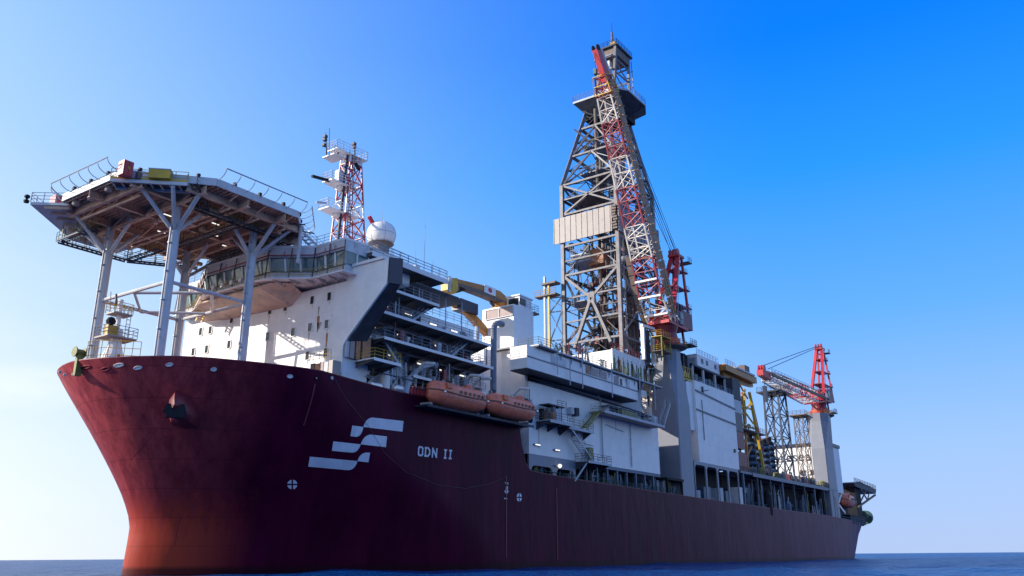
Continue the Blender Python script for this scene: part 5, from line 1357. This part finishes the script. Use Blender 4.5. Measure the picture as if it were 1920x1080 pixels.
def boom(parent, foot, tip, w0, w1, d0, d1, bands, y0, ntap=1):
    """square lattice boom in the plane of the ship's side; w across ship, d depth"""
    foot = Vector(foot); tip = Vector(tip); ax = (tip-foot).normalized(); nrm = Vector((-ax.z, 0, ax.x))
    if nrm.z < 0: nrm = -nrm
    L = (tip-foot).length
    def c(t, sy, sn):
        tt = min(1, max(0, t)); sh = min(1, tt/.10)*(1-.62*max(0, (tt-.8)/.2)*ntap) ; w = (w0+(w1-w0)*tt)*(1-.6*ntap*max(0, (tt-.8)/.2)); d = (d0+(d1-d0)*tt)*(.35+.65*sh)
        return foot+(tip-foot)*t+Vector((0, sy*w/2, 0))+nrm*(sn*d/2)
    for (t0, t1, m_) in bands:
        mb = MB()
        for sy in (-1,1):
            for sn in (-1,1): mb.beam(c(t0,sy,sn), c(t1,sy,sn), .28, .28)
        k = max(1, round((t1-t0)*L/2.4))
        for i in range(k):
            a, b = t0+(t1-t0)*i/k, t0+(t1-t0)*(i+1)/k
            for p, q in (((-1,-1),(1,-1)),((-1,1),(1,1)),((-1,-1),(-1,1)),((1,-1),(1,1))):
                mb.beam(c(a,*p), c(b,*q), .12,.12); mb.beam(c(b,*p), c(b,*q), .13,.13)
                if i % 2 == 0: mb.beam(c(a,*q), c(b,*p), .15,.15)
        mb.build('boom_section', m_, parent)
    return c, nrm, ax
def top_works(parent, cx, cy, z, s, apex, back):
    mb = MB(); mb.lathe((cx,cy,z), [(2.5,0),(3.1,.2),(3.1,.5),(2.6,.7),(2.6,1.6)], 24); mb.build('slew_ring', RED, parent)
    mb = MB(); mb.lathe((cx,cy,z-.7), [(2.6,0),(3.9,.5),(3.9,.68)], 24); mb.build('service_platform', BROWN, parent)
    MB().rail([(cx+3.8*math.cos(t),cy+3.8*math.sin(t),z) for t in [i*math.pi/8 for i in range(16)]], h=1.1, step=1.6, r=.05, closed=True).build('platform_railing', YEL, parent)
    mb = MB(); mb.lathe((cx,cy,z+1.6), [(2.3,0),(2.0,1.2),(2.4,2.6)], 20); mb.build('slew_column', DRED, parent)
    mb = MB(); mb.box((cx-3.4,cy-2.3,z+4.2),(cx+5.6,cy+2.3,z+4.8)); mb.box((cx-3.0,cy-2.1,z+4.81),(cx-.5,cy+2.1,z+6.4)); mb.build('turntable', RED, parent)
    mb = MB(); mb.box((cx+3.0,cy-2.2,z+4.81),(cx+8.0,cy+2.1,z+8.2)); mb.build('machinery_house', DRED, parent)
    mb = MB(); mb.box((cx+1.2,cy-2.6,z+4.81),(cx+2.9,cy-1.2,z+7.4)); mb.build('crane_cab', MGREY, parent)
    MB().box((cx+1.4,cy-2.66,z+5.9),(cx+2.7,cy-2.61,z+7.1)).build('cab_window', GLASS, parent)
    MB().rail([(cx+3,cy-2.15,z+8.2),(cx+7.9,cy-2.15,z+8.2),(cx+7.9,cy+2,z+8.2)], h=1.1, step=1.2, r=.05).build('house_railing', GALV, parent)
    MB().box((cx+5.0,cy-2.8,z+1.4),(cx+8.4,cy+1.5,z+1.6)).build('rear_platform', BROWN, parent)
    MB().rail([(cx+5.2,cy-2.7,z+1.6),(cx+8.3,cy-2.7,z+1.6),(cx+8.3,cy+1.4,z+1.6)], h=1.1, step=1.1, r=.05).build('rear_railing', GALV, parent)
    mb = MB(); mb.beam((cx+6,cy-1,z+1.6),(cx+5.5,cy-1,z+4.2),.4,.4); mb.build('rear_strut', DRED, parent)
    ap = Vector(apex)
    for sy in (-1,1):
        mb = MB(); mb.beam((cx-1.0,cy+sy*1.9,z+4.8), (ap.x-.6,cy+sy*.75,ap.z), .8,.6); mb.beam((cx+back,cy+sy*2.0,z+4.8), (ap.x+.9,cy+sy*.85,ap.z), .45,.45)
        mb.build('a_frame_leg', RED, parent)
    for t in (.3,.55,.8): 
        mb = MB()
        a = Vector((cx-1.0,cy,z+4.8)).lerp(Vector((ap.x-.6,cy,ap.z)), t); b = Vector((cx+back,cy,z+4.8)).lerp(Vector((ap.x+.9,cy,ap.z)), t)
        mb.box((a.x-.3,cy-1.9+t,a.z-.12),(b.x+.6,cy+1.9-t,a.z+.12))
        mb.beam((b.x,cy-1.9+t,a.z),(b.x+1.6,cy-1.9+t,a.z),.9,.12); mb.rail([(b.x+.4,cy-2.1+t,a.z),(b.x+1.6,cy-2.1+t,a.z)], h=1, step=.8, r=.04)
        mb.build('a_frame_platform', DRED, parent)
    mb = MB(); mb.box((ap.x-1.4,cy-1.2,ap.z),(ap.x+1.6,cy+1.2,ap.z+.5)); 
    for k in (-.8,0,.8): mb.lathe((ap.x-.9+.1,cy+k,ap.z+.9), [(.1,-.15),(.8,-.14),(.8,.14),(.1,.15)], 14, 'y')
    mb.build('head_sheave', RED, parent)
    mb = MB(); mb.box((ap.x+1.0,cy-2.3,ap.z-1.0),(ap.x+3.0,cy+.8,ap.z-.85)); mb.rail([(ap.x+1.2,cy-2.2,ap.z-.85),(ap.x+2.9,cy-2.2,ap.z-.85)], h=1.1, step=.8, r=.05); mb.build('head_platform', BROWN, parent)
    mb = MB(); mb.ladder((cx+.2,cy-2.2,z+4.8),(ap.x-.9,cy-1.1,ap.z),.5,(0,1,0),.04); mb.build('ladder', WHITE2, parent)
    return ap

c1 = thing('pedestal_crane', (106.2,-18.3,9.8), 'tall red and white lattice boom crane raised high beside the derrick', 'crane', 'red pedestal cranes')
pedestal(106.3,-18.4,2.85,2.75,9.9,28.6,40.2,2.3,c1)
MB().lathe((106.3,-18.4,39.4), [(2.42,0),(2.5,.1),(2.5,.7),(2.42,.8)], 28).build('flange', PED, c1)
ap = top_works(c1, 106.3, -18.4, 40.3, 1, (113.0,-18.4,61.0), 8.6-1.5)
CREAM = mat('cream_boom_paint', (.66,.58,.50), .5, rust=.45, rustcol=(.22,.10,.05), var=.2)
BRED = mat('faded_red_boom_paint', (.33,.04,.05), .5, rust=.4, rustcol=(.14,.05,.03), var=.25)
WB = [(0,.10,CREAM),(.10,.24,BRED),(.24,.36,CREAM),(.36,.50,BRED),(.50,.61,CREAM),(.61,.74,BRED),(.74,.83,CREAM),(.83,.90,BRED)]
foot = (104.3,-18.4,45.2); tip = U(1118,94,y=-18.4)
c_, nr, ax = boom(c1, foot, tip, 5.0, 2.9, 4.6, 2.9, WB, -18.4)
# solid steel nose, yellow inspection cage, walkway duct along the port side of the boom
MB().extr([c_(.88,-1,-1), c_(1.0,-1,-1), c_(1.005,-1,1), c_(.88,-1,1)], (0,1.1,0)).build('boom_nose', RED, c1)
mb = MB(); e0, e1 = c_(.9,-1,1), c_(1.0,-1,1); mb.beam(e0+nr*.35+Vector((0,.6,0)), e1+nr*.35+Vector((0,.5,0)), 1.2, .7); mb.build('nose_walkway', LGREY, c1)
mb = MB(); q = c_(1.005,0,0)
for k in (-.5,.5): mb.lathe((q.x,q.y+k,q.z), [(.1,-.12),(.75,-.1),(.75,.1),(.1,.12)], 14, 'y')
mb.build('nose_sheave', BLACK, c1)
mb = MB()
for t in (.84,.87,.905):
    P = [c_(t,sy,sn)+Vector((0,sy*.35,0))+nr*(sn*.35) for sy, sn in ((-1,-1),(1,-1),(1,1),(-1,1))]
    for a, b in zip(P, P[1:]+P[:1]): mb.beam(a, b, .16,.16)
for sy, sn in ((-1,-1),(1,-1),(1,1),(-1,1)): mb.beam(c_(.84,sy,sn)+Vector((0,sy*.35,0))+nr*(sn*.35), c_(.905,sy,sn)+Vector((0,sy*.35,0))+nr*(sn*.35), .16,.16)
mb.build('inspection_cage', YEL, c1)
mb = MB()
for i in range(26):
    a, b = .02+i*.0335, .02+(i+1)*.0335-.004
    p0, p1, p2, p3 = c_(a,-1,-1), c_(b,-1,-1), c_(b,-1,1), c_(a,-1,1)
    lo_ = .25
    q0, q1 = p0.lerp(p3, lo_), p1.lerp(p2, lo_)
    mb.extr([q0+Vector((0,-.25,0)), q1+Vector((0,-.25,0)), p2+Vector((0,-.25,0)), p3+Vector((0,-.25,0))], (0,-.12,0))
mb.build('side_walkway', mat('boom_walkway_brown', (.34,.20,.11), .6, rust=.5, var=.3), c1)
mb = MB(); mb.beam(c_(.02,-1,1)+Vector((0,-.45,0)), c_(.88,-1,1)+Vector((0,-.45,0)), .1,.16); mb.beam(c_(.02,-1,.0)+Vector((0,-.45,0)), c_(.88,-1,.0)+Vector((0,-.45,0)), .1,.12)
for i in range(24): t = .03+i*.036; mb.beam(c_(t,-1,0)+Vector((0,-.42,0)), c_(t,-1,1)+Vector((0,-.42,0))+nr*.5, .1,.1)
mb.build('walkway_rail', OCHRE, c1)
# wide lower walkway wing, white end frames
mb = MB(); 
for i in range(7): a, b = .01+i*.036, .01+(i+1)*.036-.004; mb.extr([c_(a,1,-1)+Vector((0,.15,0)), c_(b,1,-1)+Vector((0,.15,0)), c_(b,1,-1)+Vector((0,1.2,0)), c_(a,1,-1)+Vector((0,1.2,0))], nr*.15)
mb.build('boom_wing_walkway', BROWN, c1)
mb = MB()
for t in (.03,.10,.16): mb.beam(c_(t,-1,-1)-nr*.2, c_(t,1,-1)-nr*.2, .6,.35)
mb.build('end_frame', WHITE2, c1)
mb = MB()
for k in (-.7,-.25,.25,.7): mb.tube(ap+Vector((-.8,k,1.2)), c_(.95,k*.6,1)+nr*.4, .05, 4, cap=False); 
for k in (-.5,.5): mb.tube(ap+Vector((-.8,k,1.0)), c_(.72,k*1.2,1)+nr*.3, .06, 4, cap=False)
mb.build('boom_cable', BLACK, c1)
mb = MB(); h = c_(.99,0,-1); mb.tube(h, h+Vector((0,0,-3.6)), .05, 4); mb.cbox(h+Vector((0,0,-4.2)), .7,.6,1.2); mb.tube(h+Vector((0,0,-4.8)), h+Vector((0,0,-15)), .03, 4); mb.build('hook_block', GREEN, c1)

c2 = thing('pedestal_crane', (202,-19.4,9.8), 'red crane near the stern with its boom laid flat on a blue tower', 'crane', 'red pedestal cranes')
pedestal(202.3,-19.2,4.0,1.95,9.9,29.4,39.4,2.9,c2)
ap2 = top_works(c2, 204.5, -19.0, 39.2, 1, (211.5,-19.0,60.0), 8.6)
foot2 = (203.5,-18.8,43.6); tip2 = U(1424,700,y=-18.4)
WB2 = [(0,.14,RED),(.14,.32,GREYW),(.32,.46,RED),(.46,.62,GREYW),(.62,.74,PANEL),(.74,.90,GREYW)]
c_2, nr2, ax2 = boom(c2, foot2, tip2, 5.0, 2.6, 3.4, 2.2, WB2, -18.4, .5)
MB().extr([c_2(.90,-1,-1), c_2(1.0,-1,-.6), c_2(1.0,-1,1), c_2(.90,-1,1)], (0,1.6,0)).build('boom_nose', RED, c2)
mb = MB()
for k in (-.8,-.2,.5): q = c_2(.97,0,1); mb.lathe((q.x,q.y+k,q.z+.5), [(.1,-.15),(.9,-.14),(.9,.14),(.1,.15)], 14, 'y')
mb.build('nose_sheave', RED, c2)
mb = MB(); mb.beam(c_2(.02,-1,.3)+Vector((0,-.3,0)), c_2(.9,-1,.3)+Vector((0,-.3,0)), .35,.7); mb.build('side_walkway', BROWN, c2)
MB().rail([c_2(.05,-1,1), c_2(.88,-1,1)], h=1.0, step=2.2, r=.05, rows=2).build('walkway_rail', BROWN, c2)
mb = MB()
for k in (-.7,.7): mb.tube(ap2+Vector((-1,k,.9)), c_2(.93,k*1.4,1)+Vector((0,0,.5 if k < 0 else 1.3)), .09, 5, cap=False)
mb.build('boom_cable', BLACK, c2)
mb = MB(); h = c_2(.97,-.5,-1); mb.tube(h, h+Vector((0,0,-2.0)), .06, 4); mb.cbox(h+Vector((0,0,-4)), 1.1,.8,3.8); mb.build('hook_block', NAVY, c2)

# ================================================================ LATTICE TOWERS
def lattice(name, label, cat, x0, x1, y0, y1, zb, zt, m, n=6, r=.25, taper=.0, plat=True, group=None):
    t = thing(name, ((x0+x1)/2,(y0+y1)/2,zb), label, cat, group)
    cx, cy = (x0+x1)/2, (y0+y1)/2
    def c(i, u):
        x = (x0,x1,x1,x0)[i]; y = (y0,y0,y1,y1)[i]; s = 1-taper*u; return Vector((cx+(x-cx)*s, cy+(y-cy)*s, zb+(zt-zb)*u))
    for i in range(4): MB().beam(c(i,0), c(i,1), r*2, r*2).build('leg', m, t)
    for i in range(4):
        mb = MB(); j = (i+1) % 4
        for k in range(n):
            mb.beam(c(i,k/n), c(j,(k+1)/n), r, r); mb.beam(c(j,k/n), c(i,(k+1)/n), r, r); mb.beam(c(i,(k+1)/n), c(j,(k+1)/n), r*1.2, r*1.2)
        mb.build('bracing', m, t)
    if plat:
        mb = MB().box((x0-1.2,y0-1.2,zt),(x1+1.2,y1+1.2,zt+.3)); mb.build('top_platform', m, t)
        MB().rail([(x0-1.1,y1+1,zt+.3),(x0-1.1,y0-1.1,zt+.3),(x1+1.1,y0-1.1,zt+.3)], step=1.3, r=.05).build('railing', m, t)
    return t
p = U(1464,890,y=-17); lattice('boom_rest_tower', 'dark blue lattice tower carrying the flat red boom near the stern', 'lattice tower', 170.4,177.2,-18.6,-14.4,18.5,41.3,mat('dark_tower_blue', (.028,.04,.07), .5, rust=.3, var=.3),4,.2,.12)
lattice('scaffold_tower', 'brown scaffold stair tower just left of the stern crane pedestal', 'scaffold', 199.0,203.4,-15.5,-13.0,18.5,39.0,BROWN,5,.12,0)
# ================================================================ BIG WHITE MODULE AFT OF THE FIRST CRANE
wm = thing('white_module', (122,YC,17.5), 'big plain white box module standing on open frame arches', 'module')
MB().box((112.5,-21,18.6),(133.0,6,34.6)).build('wall', WHITE2, wm)
mb = MB(); mb.beam((112.4,-21.1,32.6),(133.2,-21.1,31.5),.2,.28); mb.beam((112.4,-21.1,28.8),(133.2,-21.1,28.1),.2,.28); mb.path([(115.3,-21.1,31),(115.3,-21.1,23)],.08,5); mb.build('wall_stiffener', MGREY, wm)
mb = MB(); mb.cbox((131,-21.1,22.4),.7,.25,.7); mb.cbox((116,-21.1,33.2),.6,.25,1.2); mb.path([(115.5,-21.4,32.8),(117.8,-21.6,33.3)],.08,5); mb.build('wall_fitting', NAVY, wm)
mb = MB(); mb.box((109.5,-20.5,24.6),(112.4,-15,34)); mb.build('front_wall', WHITE, wm)
mb = MB(); mb.box((109.3,-20.3,17.6),(109.48,-17.4,29.8)); mb.build('front_panel', PANEL, wm)
mb = MB(); 
for y in (-20.7,-18.9,-17.2): mb.beam((109.1,y,11),(109.1,y,30),.3,.3)
for z in (18.5,24.3,30): mb.beam((109.1,-20.7,z),(109.1,-17,z),.3,.3)
mb.build('front_frame', GREYW, wm)
for i in range(4):
    x = 109.8+i*5.6; w_ = 5.6
    if i == 3: w_ = 5.6
    arch_panel(x, x+w_, 9.8, 18.59, -21.0, PED, wm, .93, .28)
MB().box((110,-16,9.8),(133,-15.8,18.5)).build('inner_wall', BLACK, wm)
rr = random.Random(9)
for i in range(9):
    x = 111+i*2.4; tag(MB().box((x,-19.5-rr.random(),9.8),(x+1.5,-17,11+rr.random()*3.5)).build('pump_housing', rr.choice([BLUEG,LGREY,MGREY])), 'blue grey pump housing inside the frame arches, %s counted from the bow' % ORD[i], 'pump', 'pumps inside the frame arches')
MB().rail([(112.6,-20.8,34.6),(133,-20.8,34.6)], step=1.6, r=.05).build('railing', GALV, wm)
dh = thing('roof_shed', (126,-15,34.6), 'dark open shed with posts on top of the white module', 'shed')
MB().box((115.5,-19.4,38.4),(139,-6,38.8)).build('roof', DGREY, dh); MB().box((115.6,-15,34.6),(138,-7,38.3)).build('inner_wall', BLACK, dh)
for i, x in enumerate((115.9,121.3,127.5,133,138.4)): MB().box((x,-19.3,34.6 if x < 133 else 30),(x+.4,-18.9,38.39)).build('post', GREYW, dh)
for i in range(8):
    x = 117.5+i*2.3; tag(MB().box((x,-19,34.65),(x+1.5,-17,35.6+rr.random()*1.6)).build('roof_machine', rr.choice([MGREY,LGREY,GREEN,DGREY])), 'grey machine standing under the shed roof, %s from the bow' % ORD[i], 'machine', 'machines under the shed roof')
wc = thing('white_container', (127,-17,38.9), 'white rooftop cabin with small blue windows above the shed', 'cabin')
MB().box((119.4,-18.9,38.85),(131.2,-15.4,41.6)).build('body', WHITE2, wc)
mb = MB()
for x in (121.5,124,128.5): mb.box((x,-18.96,39.9),(x+1.0,-18.91,40.9))
mb.build('window', BLUEG, wc)
mb = MB(); mb.box((119.3,-18.5,39.4),(119.39,-16.3,40.8)); mb.build('louvre', LGREY, wc)
MB().rail([(119.5,-18.8,41.6),(131,-18.8,41.6)], step=1.5, r=.05).build('railing', GALV, wc)
tk = thing('ribbed_tank', (114,-17,35), 'dark ribbed tank right behind the crane pedestal top', 'tank')
MB().lathe((113.8,-16.8,35.2), [(2.3,0),(2.4,.3),(2.4,4.8),(1.8,5.3)], 18).build('tank_shell', BLACK, tk)
for i in range(12): t = i*math.pi/6; MB().tube((113.8+2.45*math.cos(t),-16.8+2.45*math.sin(t),35.4),(113.8+2.45*math.cos(t),-16.8+2.45*math.sin(t),40),.1,5).build('tank_rib', MGREY, tk)
yp = thing('yellow_skid', (112,-19,33.6), 'yellow pipe skid low behind the grey crane pedestal', 'skid')
mb = MB(); mb.box((110,-19.5,34.7),(114.5,-17,35.2)); mb.box((110.3,-19.7,35.21),(113,-18.4,36.2)); mb.build('base', YEL, yp)
mb = MB(); 
for i in range(5): mb.path([(110.3+i,-19.7,35.2),(110.3+i,-19.7,37.2),(110.9+i,-19.7,37.2)],.1,5)
mb.build('pipework', YEL, yp)
for k in range(10):
    x = 114.5+k*1.3; z = 40.2+rr.uniform(-1,1.6); t = thing('vent_stack', (x,-15,38.9), 'dark vent stack cluster behind the red crane house, %s from the bow' % ORD[k], 'vent', 'vent stacks behind the first crane')
    MB().tube((x,-14.5,38.8),(x,-14.5,z+1.2),.3,8).build('pipe', rr.choice([BLACK,BROWN,DGREY]), t); mb = MB(); mb.lathe((x,-14.5,z+1.2),[(.3,0),(.6,.3),(.5,.7),(.1,.9)],8); mb.build('cowl', rr.choice([BROWN,DGREY]), t)

# ================================================================ YELLOW GANTRY
yg = thing('pipe_gantry', (150,-18,19), 'yellow pipe handling gantry with a brown top beam and sloping leg', 'gantry')
yy = -19.0
MB().box((131.5,-20.3,40.0),(150.5,-17.6,41.4)).build('top_beam', OCHRE, yg)
for a_, b_ in (((139.5,39.5),(143,34.5)),((143,34.5),(139.5,29.5)),((141,39.5),(147,36)),((139.5,25),(146,30)),((140,20),(147,25)),((146,38),(140,33)),((147,30),(141,24))): MB().beam((a_[0],yy,a_[1]),(b_[0],yy,b_[1]),.28,.28).build('lattice_brace', OCHRE, yg)
MB().extr([U(1360,712,y=yy),U(1412,726,y=yy),U(1412,718,y=yy),U(1352,692,y=yy)], (0,.8,0)).build('beam_web', OCHRE, yg)
MB().box((137.5,-20.5,41.41),(149,-17.4,41.8)).build('top_deck', LGREY, yg)
mb = MB(); mb.box((144,-20,41.81),(147,-18.5,43.4)); mb.build('trolley', BROWN, yg)
mb = MB(); mb.beam(U(1405,735,y=yy-1), U(1432,880,y=yy-1), .55,.5); mb.build('sloping_leg', YEL, yg)
mb = MB(); mb.beam(U(1432,880,y=yy-1), U(1440,888,y=yy-1), .9,.9); mb.beam(U(1405,735,y=yy+1.4), U(1438,880,y=yy+1.4), .5,.5); mb.build('rear_leg', DRED, yg)
for px in (1379,1391): 
    a = U(px,735,y=yy); b = U(px,800,y=yy); MB().beam(a, (a.x,yy,18.9), .42,.42).build('upright', OCHRE, yg)
mb = MB()
for py in (765,800): a = U(1385,py-6,y=yy); b = U(1414,py,y=yy); mb.beam((138.5,yy,a.z),(150.5,yy,a.z),.35,.35)
mb.beam((139,yy,35),(149.5,yy,30.4),.3,.3); mb.beam((139,yy,30),(149,yy,35.4),.3,.3); mb.beam((144.5,yy,30),(144.8,yy,38),.35,.35); mb.build('cross_brace', YEL, yg)
z = U(1400,808,y=yy).z; MB().box((139,-20.4,z-.3),(153,-17.6,z)).build('gantry_walkway', BROWN, yg); MB().rail([(139,-20.3,z),(153,-20.3,z)], step=1.6, r=.05).build('railing', BROWN, yg)
MB().rail([(131.6,-20.2,41.41),(137.4,-20.2,41.41)], step=1.3, r=.05).build('railing', GALV, yg)
# stacked dark containers between the module and gantry
for k, (z0, z1, m_) in enumerate(((34,38.6,DGREY),(31,33.9,LGREY),(27,30.9,NAVY),(23.3,26.9,DRED),(18.5,22.6,DRED))):
    o = MB().box((133.6,-20.7,z0),(138.0+(.8 if k == 4 else 0),-17,z1)).build('equipment_container', m_)
    tag(o, ['dark grey container at the top of the stack behind the white module','light grey container second from the top behind the white module','navy container in the middle of the stack behind the white module','dark red container above the lowest one behind the white module','wide dark red container at the foot of the stack behind the white module'][k], 'container', 'containers stacked behind the white module')
# tall dark stacks with ring bumps
for k, (px, pt, y_) in enumerate(((1404,816,-17.5),(1418,820,-17.5),(1431,826,-17.5),(1440,822,-15))):
    a = U(px, pt, y=y_); t = thing('silencer_stack', (a.x,y_,18.5), 'dark vertical stack of ribbed cylinders, %s of four beside the gantry' % ORD[k], 'stack', 'dark ribbed stacks')
    MB().lathe((a.x,y_,18.5), [(1.25,0),(1.25,a.z-19.6),(.8,a.z-19.2),(.8,a.z-18.5)], 14).build('shell', BLACK, t)
    zz = 19.5; mb = MB()
    while zz < a.z-1.5: mb.lathe((a.x-.4,y_-.2,zz), [(.9,0),(1.35,.35),(1.35,.6),(.9,.95)], 12); zz += 1.45
    mb.build('ring_bump', BLUEG, t)
    MB().lathe((a.x,y_,a.z), [(.7,0),(.8,.1),(.8,.35),(.3,.5)], 12).build('cap', BROWN, t)

# ================================================================ AFT PIPE DECK
pdk = thing('pipe_deck', (168,YC,18), 'long raised pipe deck on posts along the aft port side', 'deck structure')
MB().box((133.2,-21.2,18.0),(206,6,18.45)).build('deck_plate', MGREY, pdk)
MB().box((140,-21.35,17.7),(196,-21.21,18.5)).build('deck_edge', MGREY, pdk)
MB().rail([(133.4,-21.1,18.45),(205,-21.1,18.45)], step=1.8, r=.05).build('railing', BROWN, pdk)
for i in range(9): x = 134.5+i*8.3; MB().box((x,-21.15,9.8),(x+.5,-20.7,17.99)).build('post', DGREY if i % 3 else BLUEG, pdk)
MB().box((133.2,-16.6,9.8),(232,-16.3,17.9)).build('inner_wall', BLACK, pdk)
MB().box((134.5,-19.8,9.8),(141,-17.5,15.2)).build('white_locker', WHITE2, pdk)
rr = random.Random(13)
for row, (za, yr) in enumerate(((9.8,-20.2),(18.45,-19.4))):
    for i in range(28):
        x = 137+i*2.4+rr.random(); y = yr+rr.uniform(-.8,.8)
        kn_, lab = rr.choice([('valve_block','valve block'),('pipe_rack','pipe rack'),('deck_winch','deck winch'),('cargo_basket','cargo basket'),('storage_tank','storage tank')])
        t = thing(kn_, (x,y,za), '%s %s the aft pipe deck, %s from the bow along the rail' % (('dark '+lab) if not row else ('brown '+lab), 'under' if not row else 'on', ORD[i]), lab, 'equipment under the pipe deck' if not row else 'equipment on the pipe deck')
        m1 = rr.choice([BLUEG,DGREY,BLACK,GREEN,BLACK] if not row else [BROWN,DGREY,MGREY,OLIVE,BLACK,DRED]); h_ = rr.uniform(2.5,8.2) if not row else rr.uniform(.8,3.2)
        if lab == 'storage tank': MB().lathe((x,y,za), [(.9,0),(1,.2),(1,h_*.8),(.4,h_)], 12).build('shell', m1, t)
        else: MB().box((x,y,za),(x+rr.uniform(.9,2.2),y+1.2,za+h_*.7)).build('body', m1, t)
        mb = MB()
        for k in range(4): xx = x+rr.uniform(-.3,2.2); mb.path([(xx,y-.4,za),(xx,y-.4,za+h_*rr.uniform(.4,1)),(xx+rr.uniform(-1,1),y-.4,za+h_*rr.uniform(.4,1.0))], .09, 5)
        mb.build('pipework', rr.choice([GALV,MGREY,OLIVE,BLUEG]), t)
# gallery machinery under the white side wall
for i in range(30):
    x = 55.3+i*1.6+rr.random()*.6; y = -20.3+rr.uniform(-.3,.9); t = thing('gallery_machine', (x,y,9.8), 'blue grey machine in the dark gallery below the white wall, %s from the bow' % ORD[i], 'machinery', 'machines in the open gallery')
    h_ = rr.uniform(2.0,4.4); MB().box((x,y,9.8),(x+rr.uniform(.6,1.6),y+1,9.8+h_)).build('body', rr.choice([BLUEG,DGREY,MGREY,BLACK,BLUEG]), t)
    mb = MB()
    for k in range(3): xx = x+rr.uniform(0,1.8); mb.path([(xx,y-.3,9.9),(xx,y-.3,10+h_*rr.uniform(.5,1.1)),(xx+.8,y-.3,10+h_*rr.uniform(.5,1.1))], .07, 5)
    mb.build('pipework', rr.choice([GALV,LGREY,BLUEG,OLIVE]), t)
MB().rail([(55,-21.1,11.4),(103,-21.1,11.2)], h=1.5, step=1.8, r=.045).build('main_deck_railing', GREEN, ship)
MB().rail([(134,-21.1,10.6),(236,-20.4,9.6)], h=1.6, step=2.2, r=.05).build('main_deck_railing', BLUEG, ship)
mb = MB(); mb.box((96.5,-21.6,14.2),(103.4,-19,14.6)); mb.box((97,-21.4,11.5),(97.3,-21,14.2)); mb.box((103,-21.4,11.5),(103.3,-21,14.2)); mb.build('fairlead_shelter', BLACK, ship)

# ================================================================ AFT DECKHOUSE WITH NAME
ah = thing('aft_deckhouse', (214,YC,18), 'white aft deckhouse with large dark lettering and a dark roof edge', 'deckhouse')
XA = 210.0
MB().box((XA,-18.5,18.4),(222,5.5,31.6)).build('wall', SIGNW, ah); MB().box((XA-.4,-18.8,31.61),(222.4,6,32.5)).build('roof', NAVY, ah)
MB().box((XA-.05,-16,19.2),(XA-.01,3,22.4)).build('recess', BLACK, ah)
for k, y in enumerate((-13,-9,-4,0)): MB().box((XA-.3,y,18.5),(XA-.06,y+.9,22.4)).build('pillar', SIGNW, ah)
for y in (-14.5,-11.5,-6,-2): MB().box((XA-.12,y,23.4),(XA-.02,y+1.6,24.8)).build('window', DARKWIN, ah)
def text_mesh(txt, height, m, parent, origin, name):
    cu = bpy.data.curves.new(name, 'FONT'); cu.body = txt; cu.size = height; cu.extrude = .02; cu.space_character = 1.12
    to = bpy.data.objects.new(name, cu); scn.collection.objects.link(to); bpy.context.view_layer.update()
    me = bpy.data.meshes.new_from_object(to); vs = [v.co.copy() for v in me.vertices]; fs = [tuple(p.vertices) for p in me.polygons]
    bpy.data.objects.remove(to); bpy.data.curves.remove(cu); bpy.data.meshes.remove(me)
    return vs, fs
vs, fs = text_mesh('Foresea', 4.0, NAVY, ah, None, 'sign_lettering')
wd = max(v.x for v in vs); y0 = U(1437,862,x=XA).y; y1 = U(1519,855,x=XA).y; zb = U(1480,866,x=XA).z
mb = MB(); mb.add([(XA-.06-v.z, y0+(y1-y0)*v.x/wd, zb+v.y) for v in vs], fs); mb.build('sign_lettering', NAVY, ah)

# ================================================================ STERN
sp = thing('stern_platform', (240,-14,9.8), 'dark stern tower with a lattice platform overhanging aft', 'stern platform')
a = U(1600,912,y=-14); b = U(1612,960,y=-14)
MB().box((245,-16,9.9),(251.5,-12,23.0)).build('tower', BLACK, sp)
MB().extr([U(1600,905,y=-17),U(1612,903,y=-17),U(1643,918,y=-17),U(1642,926,y=-17),U(1604,912,y=-17)], (0,5,0)).build('platform', DGREY, sp)
mb = MB(); q0, q1, q2 = U(1608,908,y=-16.8), U(1641,928,y=-16.8), U(1610,950,y=-16.8)
mb.beam(q1, q2, .5,.5); mb.beam(U(1625,917,y=-16.8), U(1614,940,y=-16.8), .35,.35); mb.beam(U(1612,915,y=-16.8), U(1627,938,y=-16.8), .35,.35); mb.beam(U(1630,920,y=-16.8), U(1627,938,y=-16.8), .3,.3); mb.build('strut', BROWN, sp)
p_, q_ = U(1602,904,y=-17), U(1642,918,y=-17); MB().rail([p_, q_], h=1.4, step=2.0, r=.08).build('railing', DGREY, sp)
MB().box((226,-18.6,9.9),(243,-15,12.6)).build('mooring_deck', BLACK, sp)
p = U(1624,970,y=-15); tag(MB().lathe((p.x-6,-15,p.z), [(1.2,0),(2.0,.2),(2.0,.8),(1.2,1),(1.2,5),(2.2,5.1),(2.2,6.4),(1.5,6.6)], 16, 'x').build('stern_roller', GREEN), 'dark green drum sticking out over the stern edge', 'roller')
s3 = copy_tree(b0); s3.scale = (.95,1.25,1.35); p = U(1590,940,y=-17.5); s3.location = (p.x-2,-17.5,p.z); s3['label'] = 'small orange lifeboat up on the stern, beside the dark tower'; s3['group'] = 'orange lifeboats hanging along the port side'
dv = thing('stern_davit', (p.x-8,-18,10), 'white slanted davit arm left of the stern lifeboat', 'davit'); MB().beam(U(1570,945,y=-18), U(1577,922,y=-18), .7,.7).build('arm', WHITE2, dv); MB().beam(U(1570,945,y=-18), U(1583,962,y=-18), .7,.7).build('foot', WHITE2, dv)
mb = MB(); mb.tube((206.5,-18,10),(210.5,-18,27),.5,8); tag(mb.build('vent_post', LGREY), 'slim grey post right behind the stern crane pedestal', 'post')
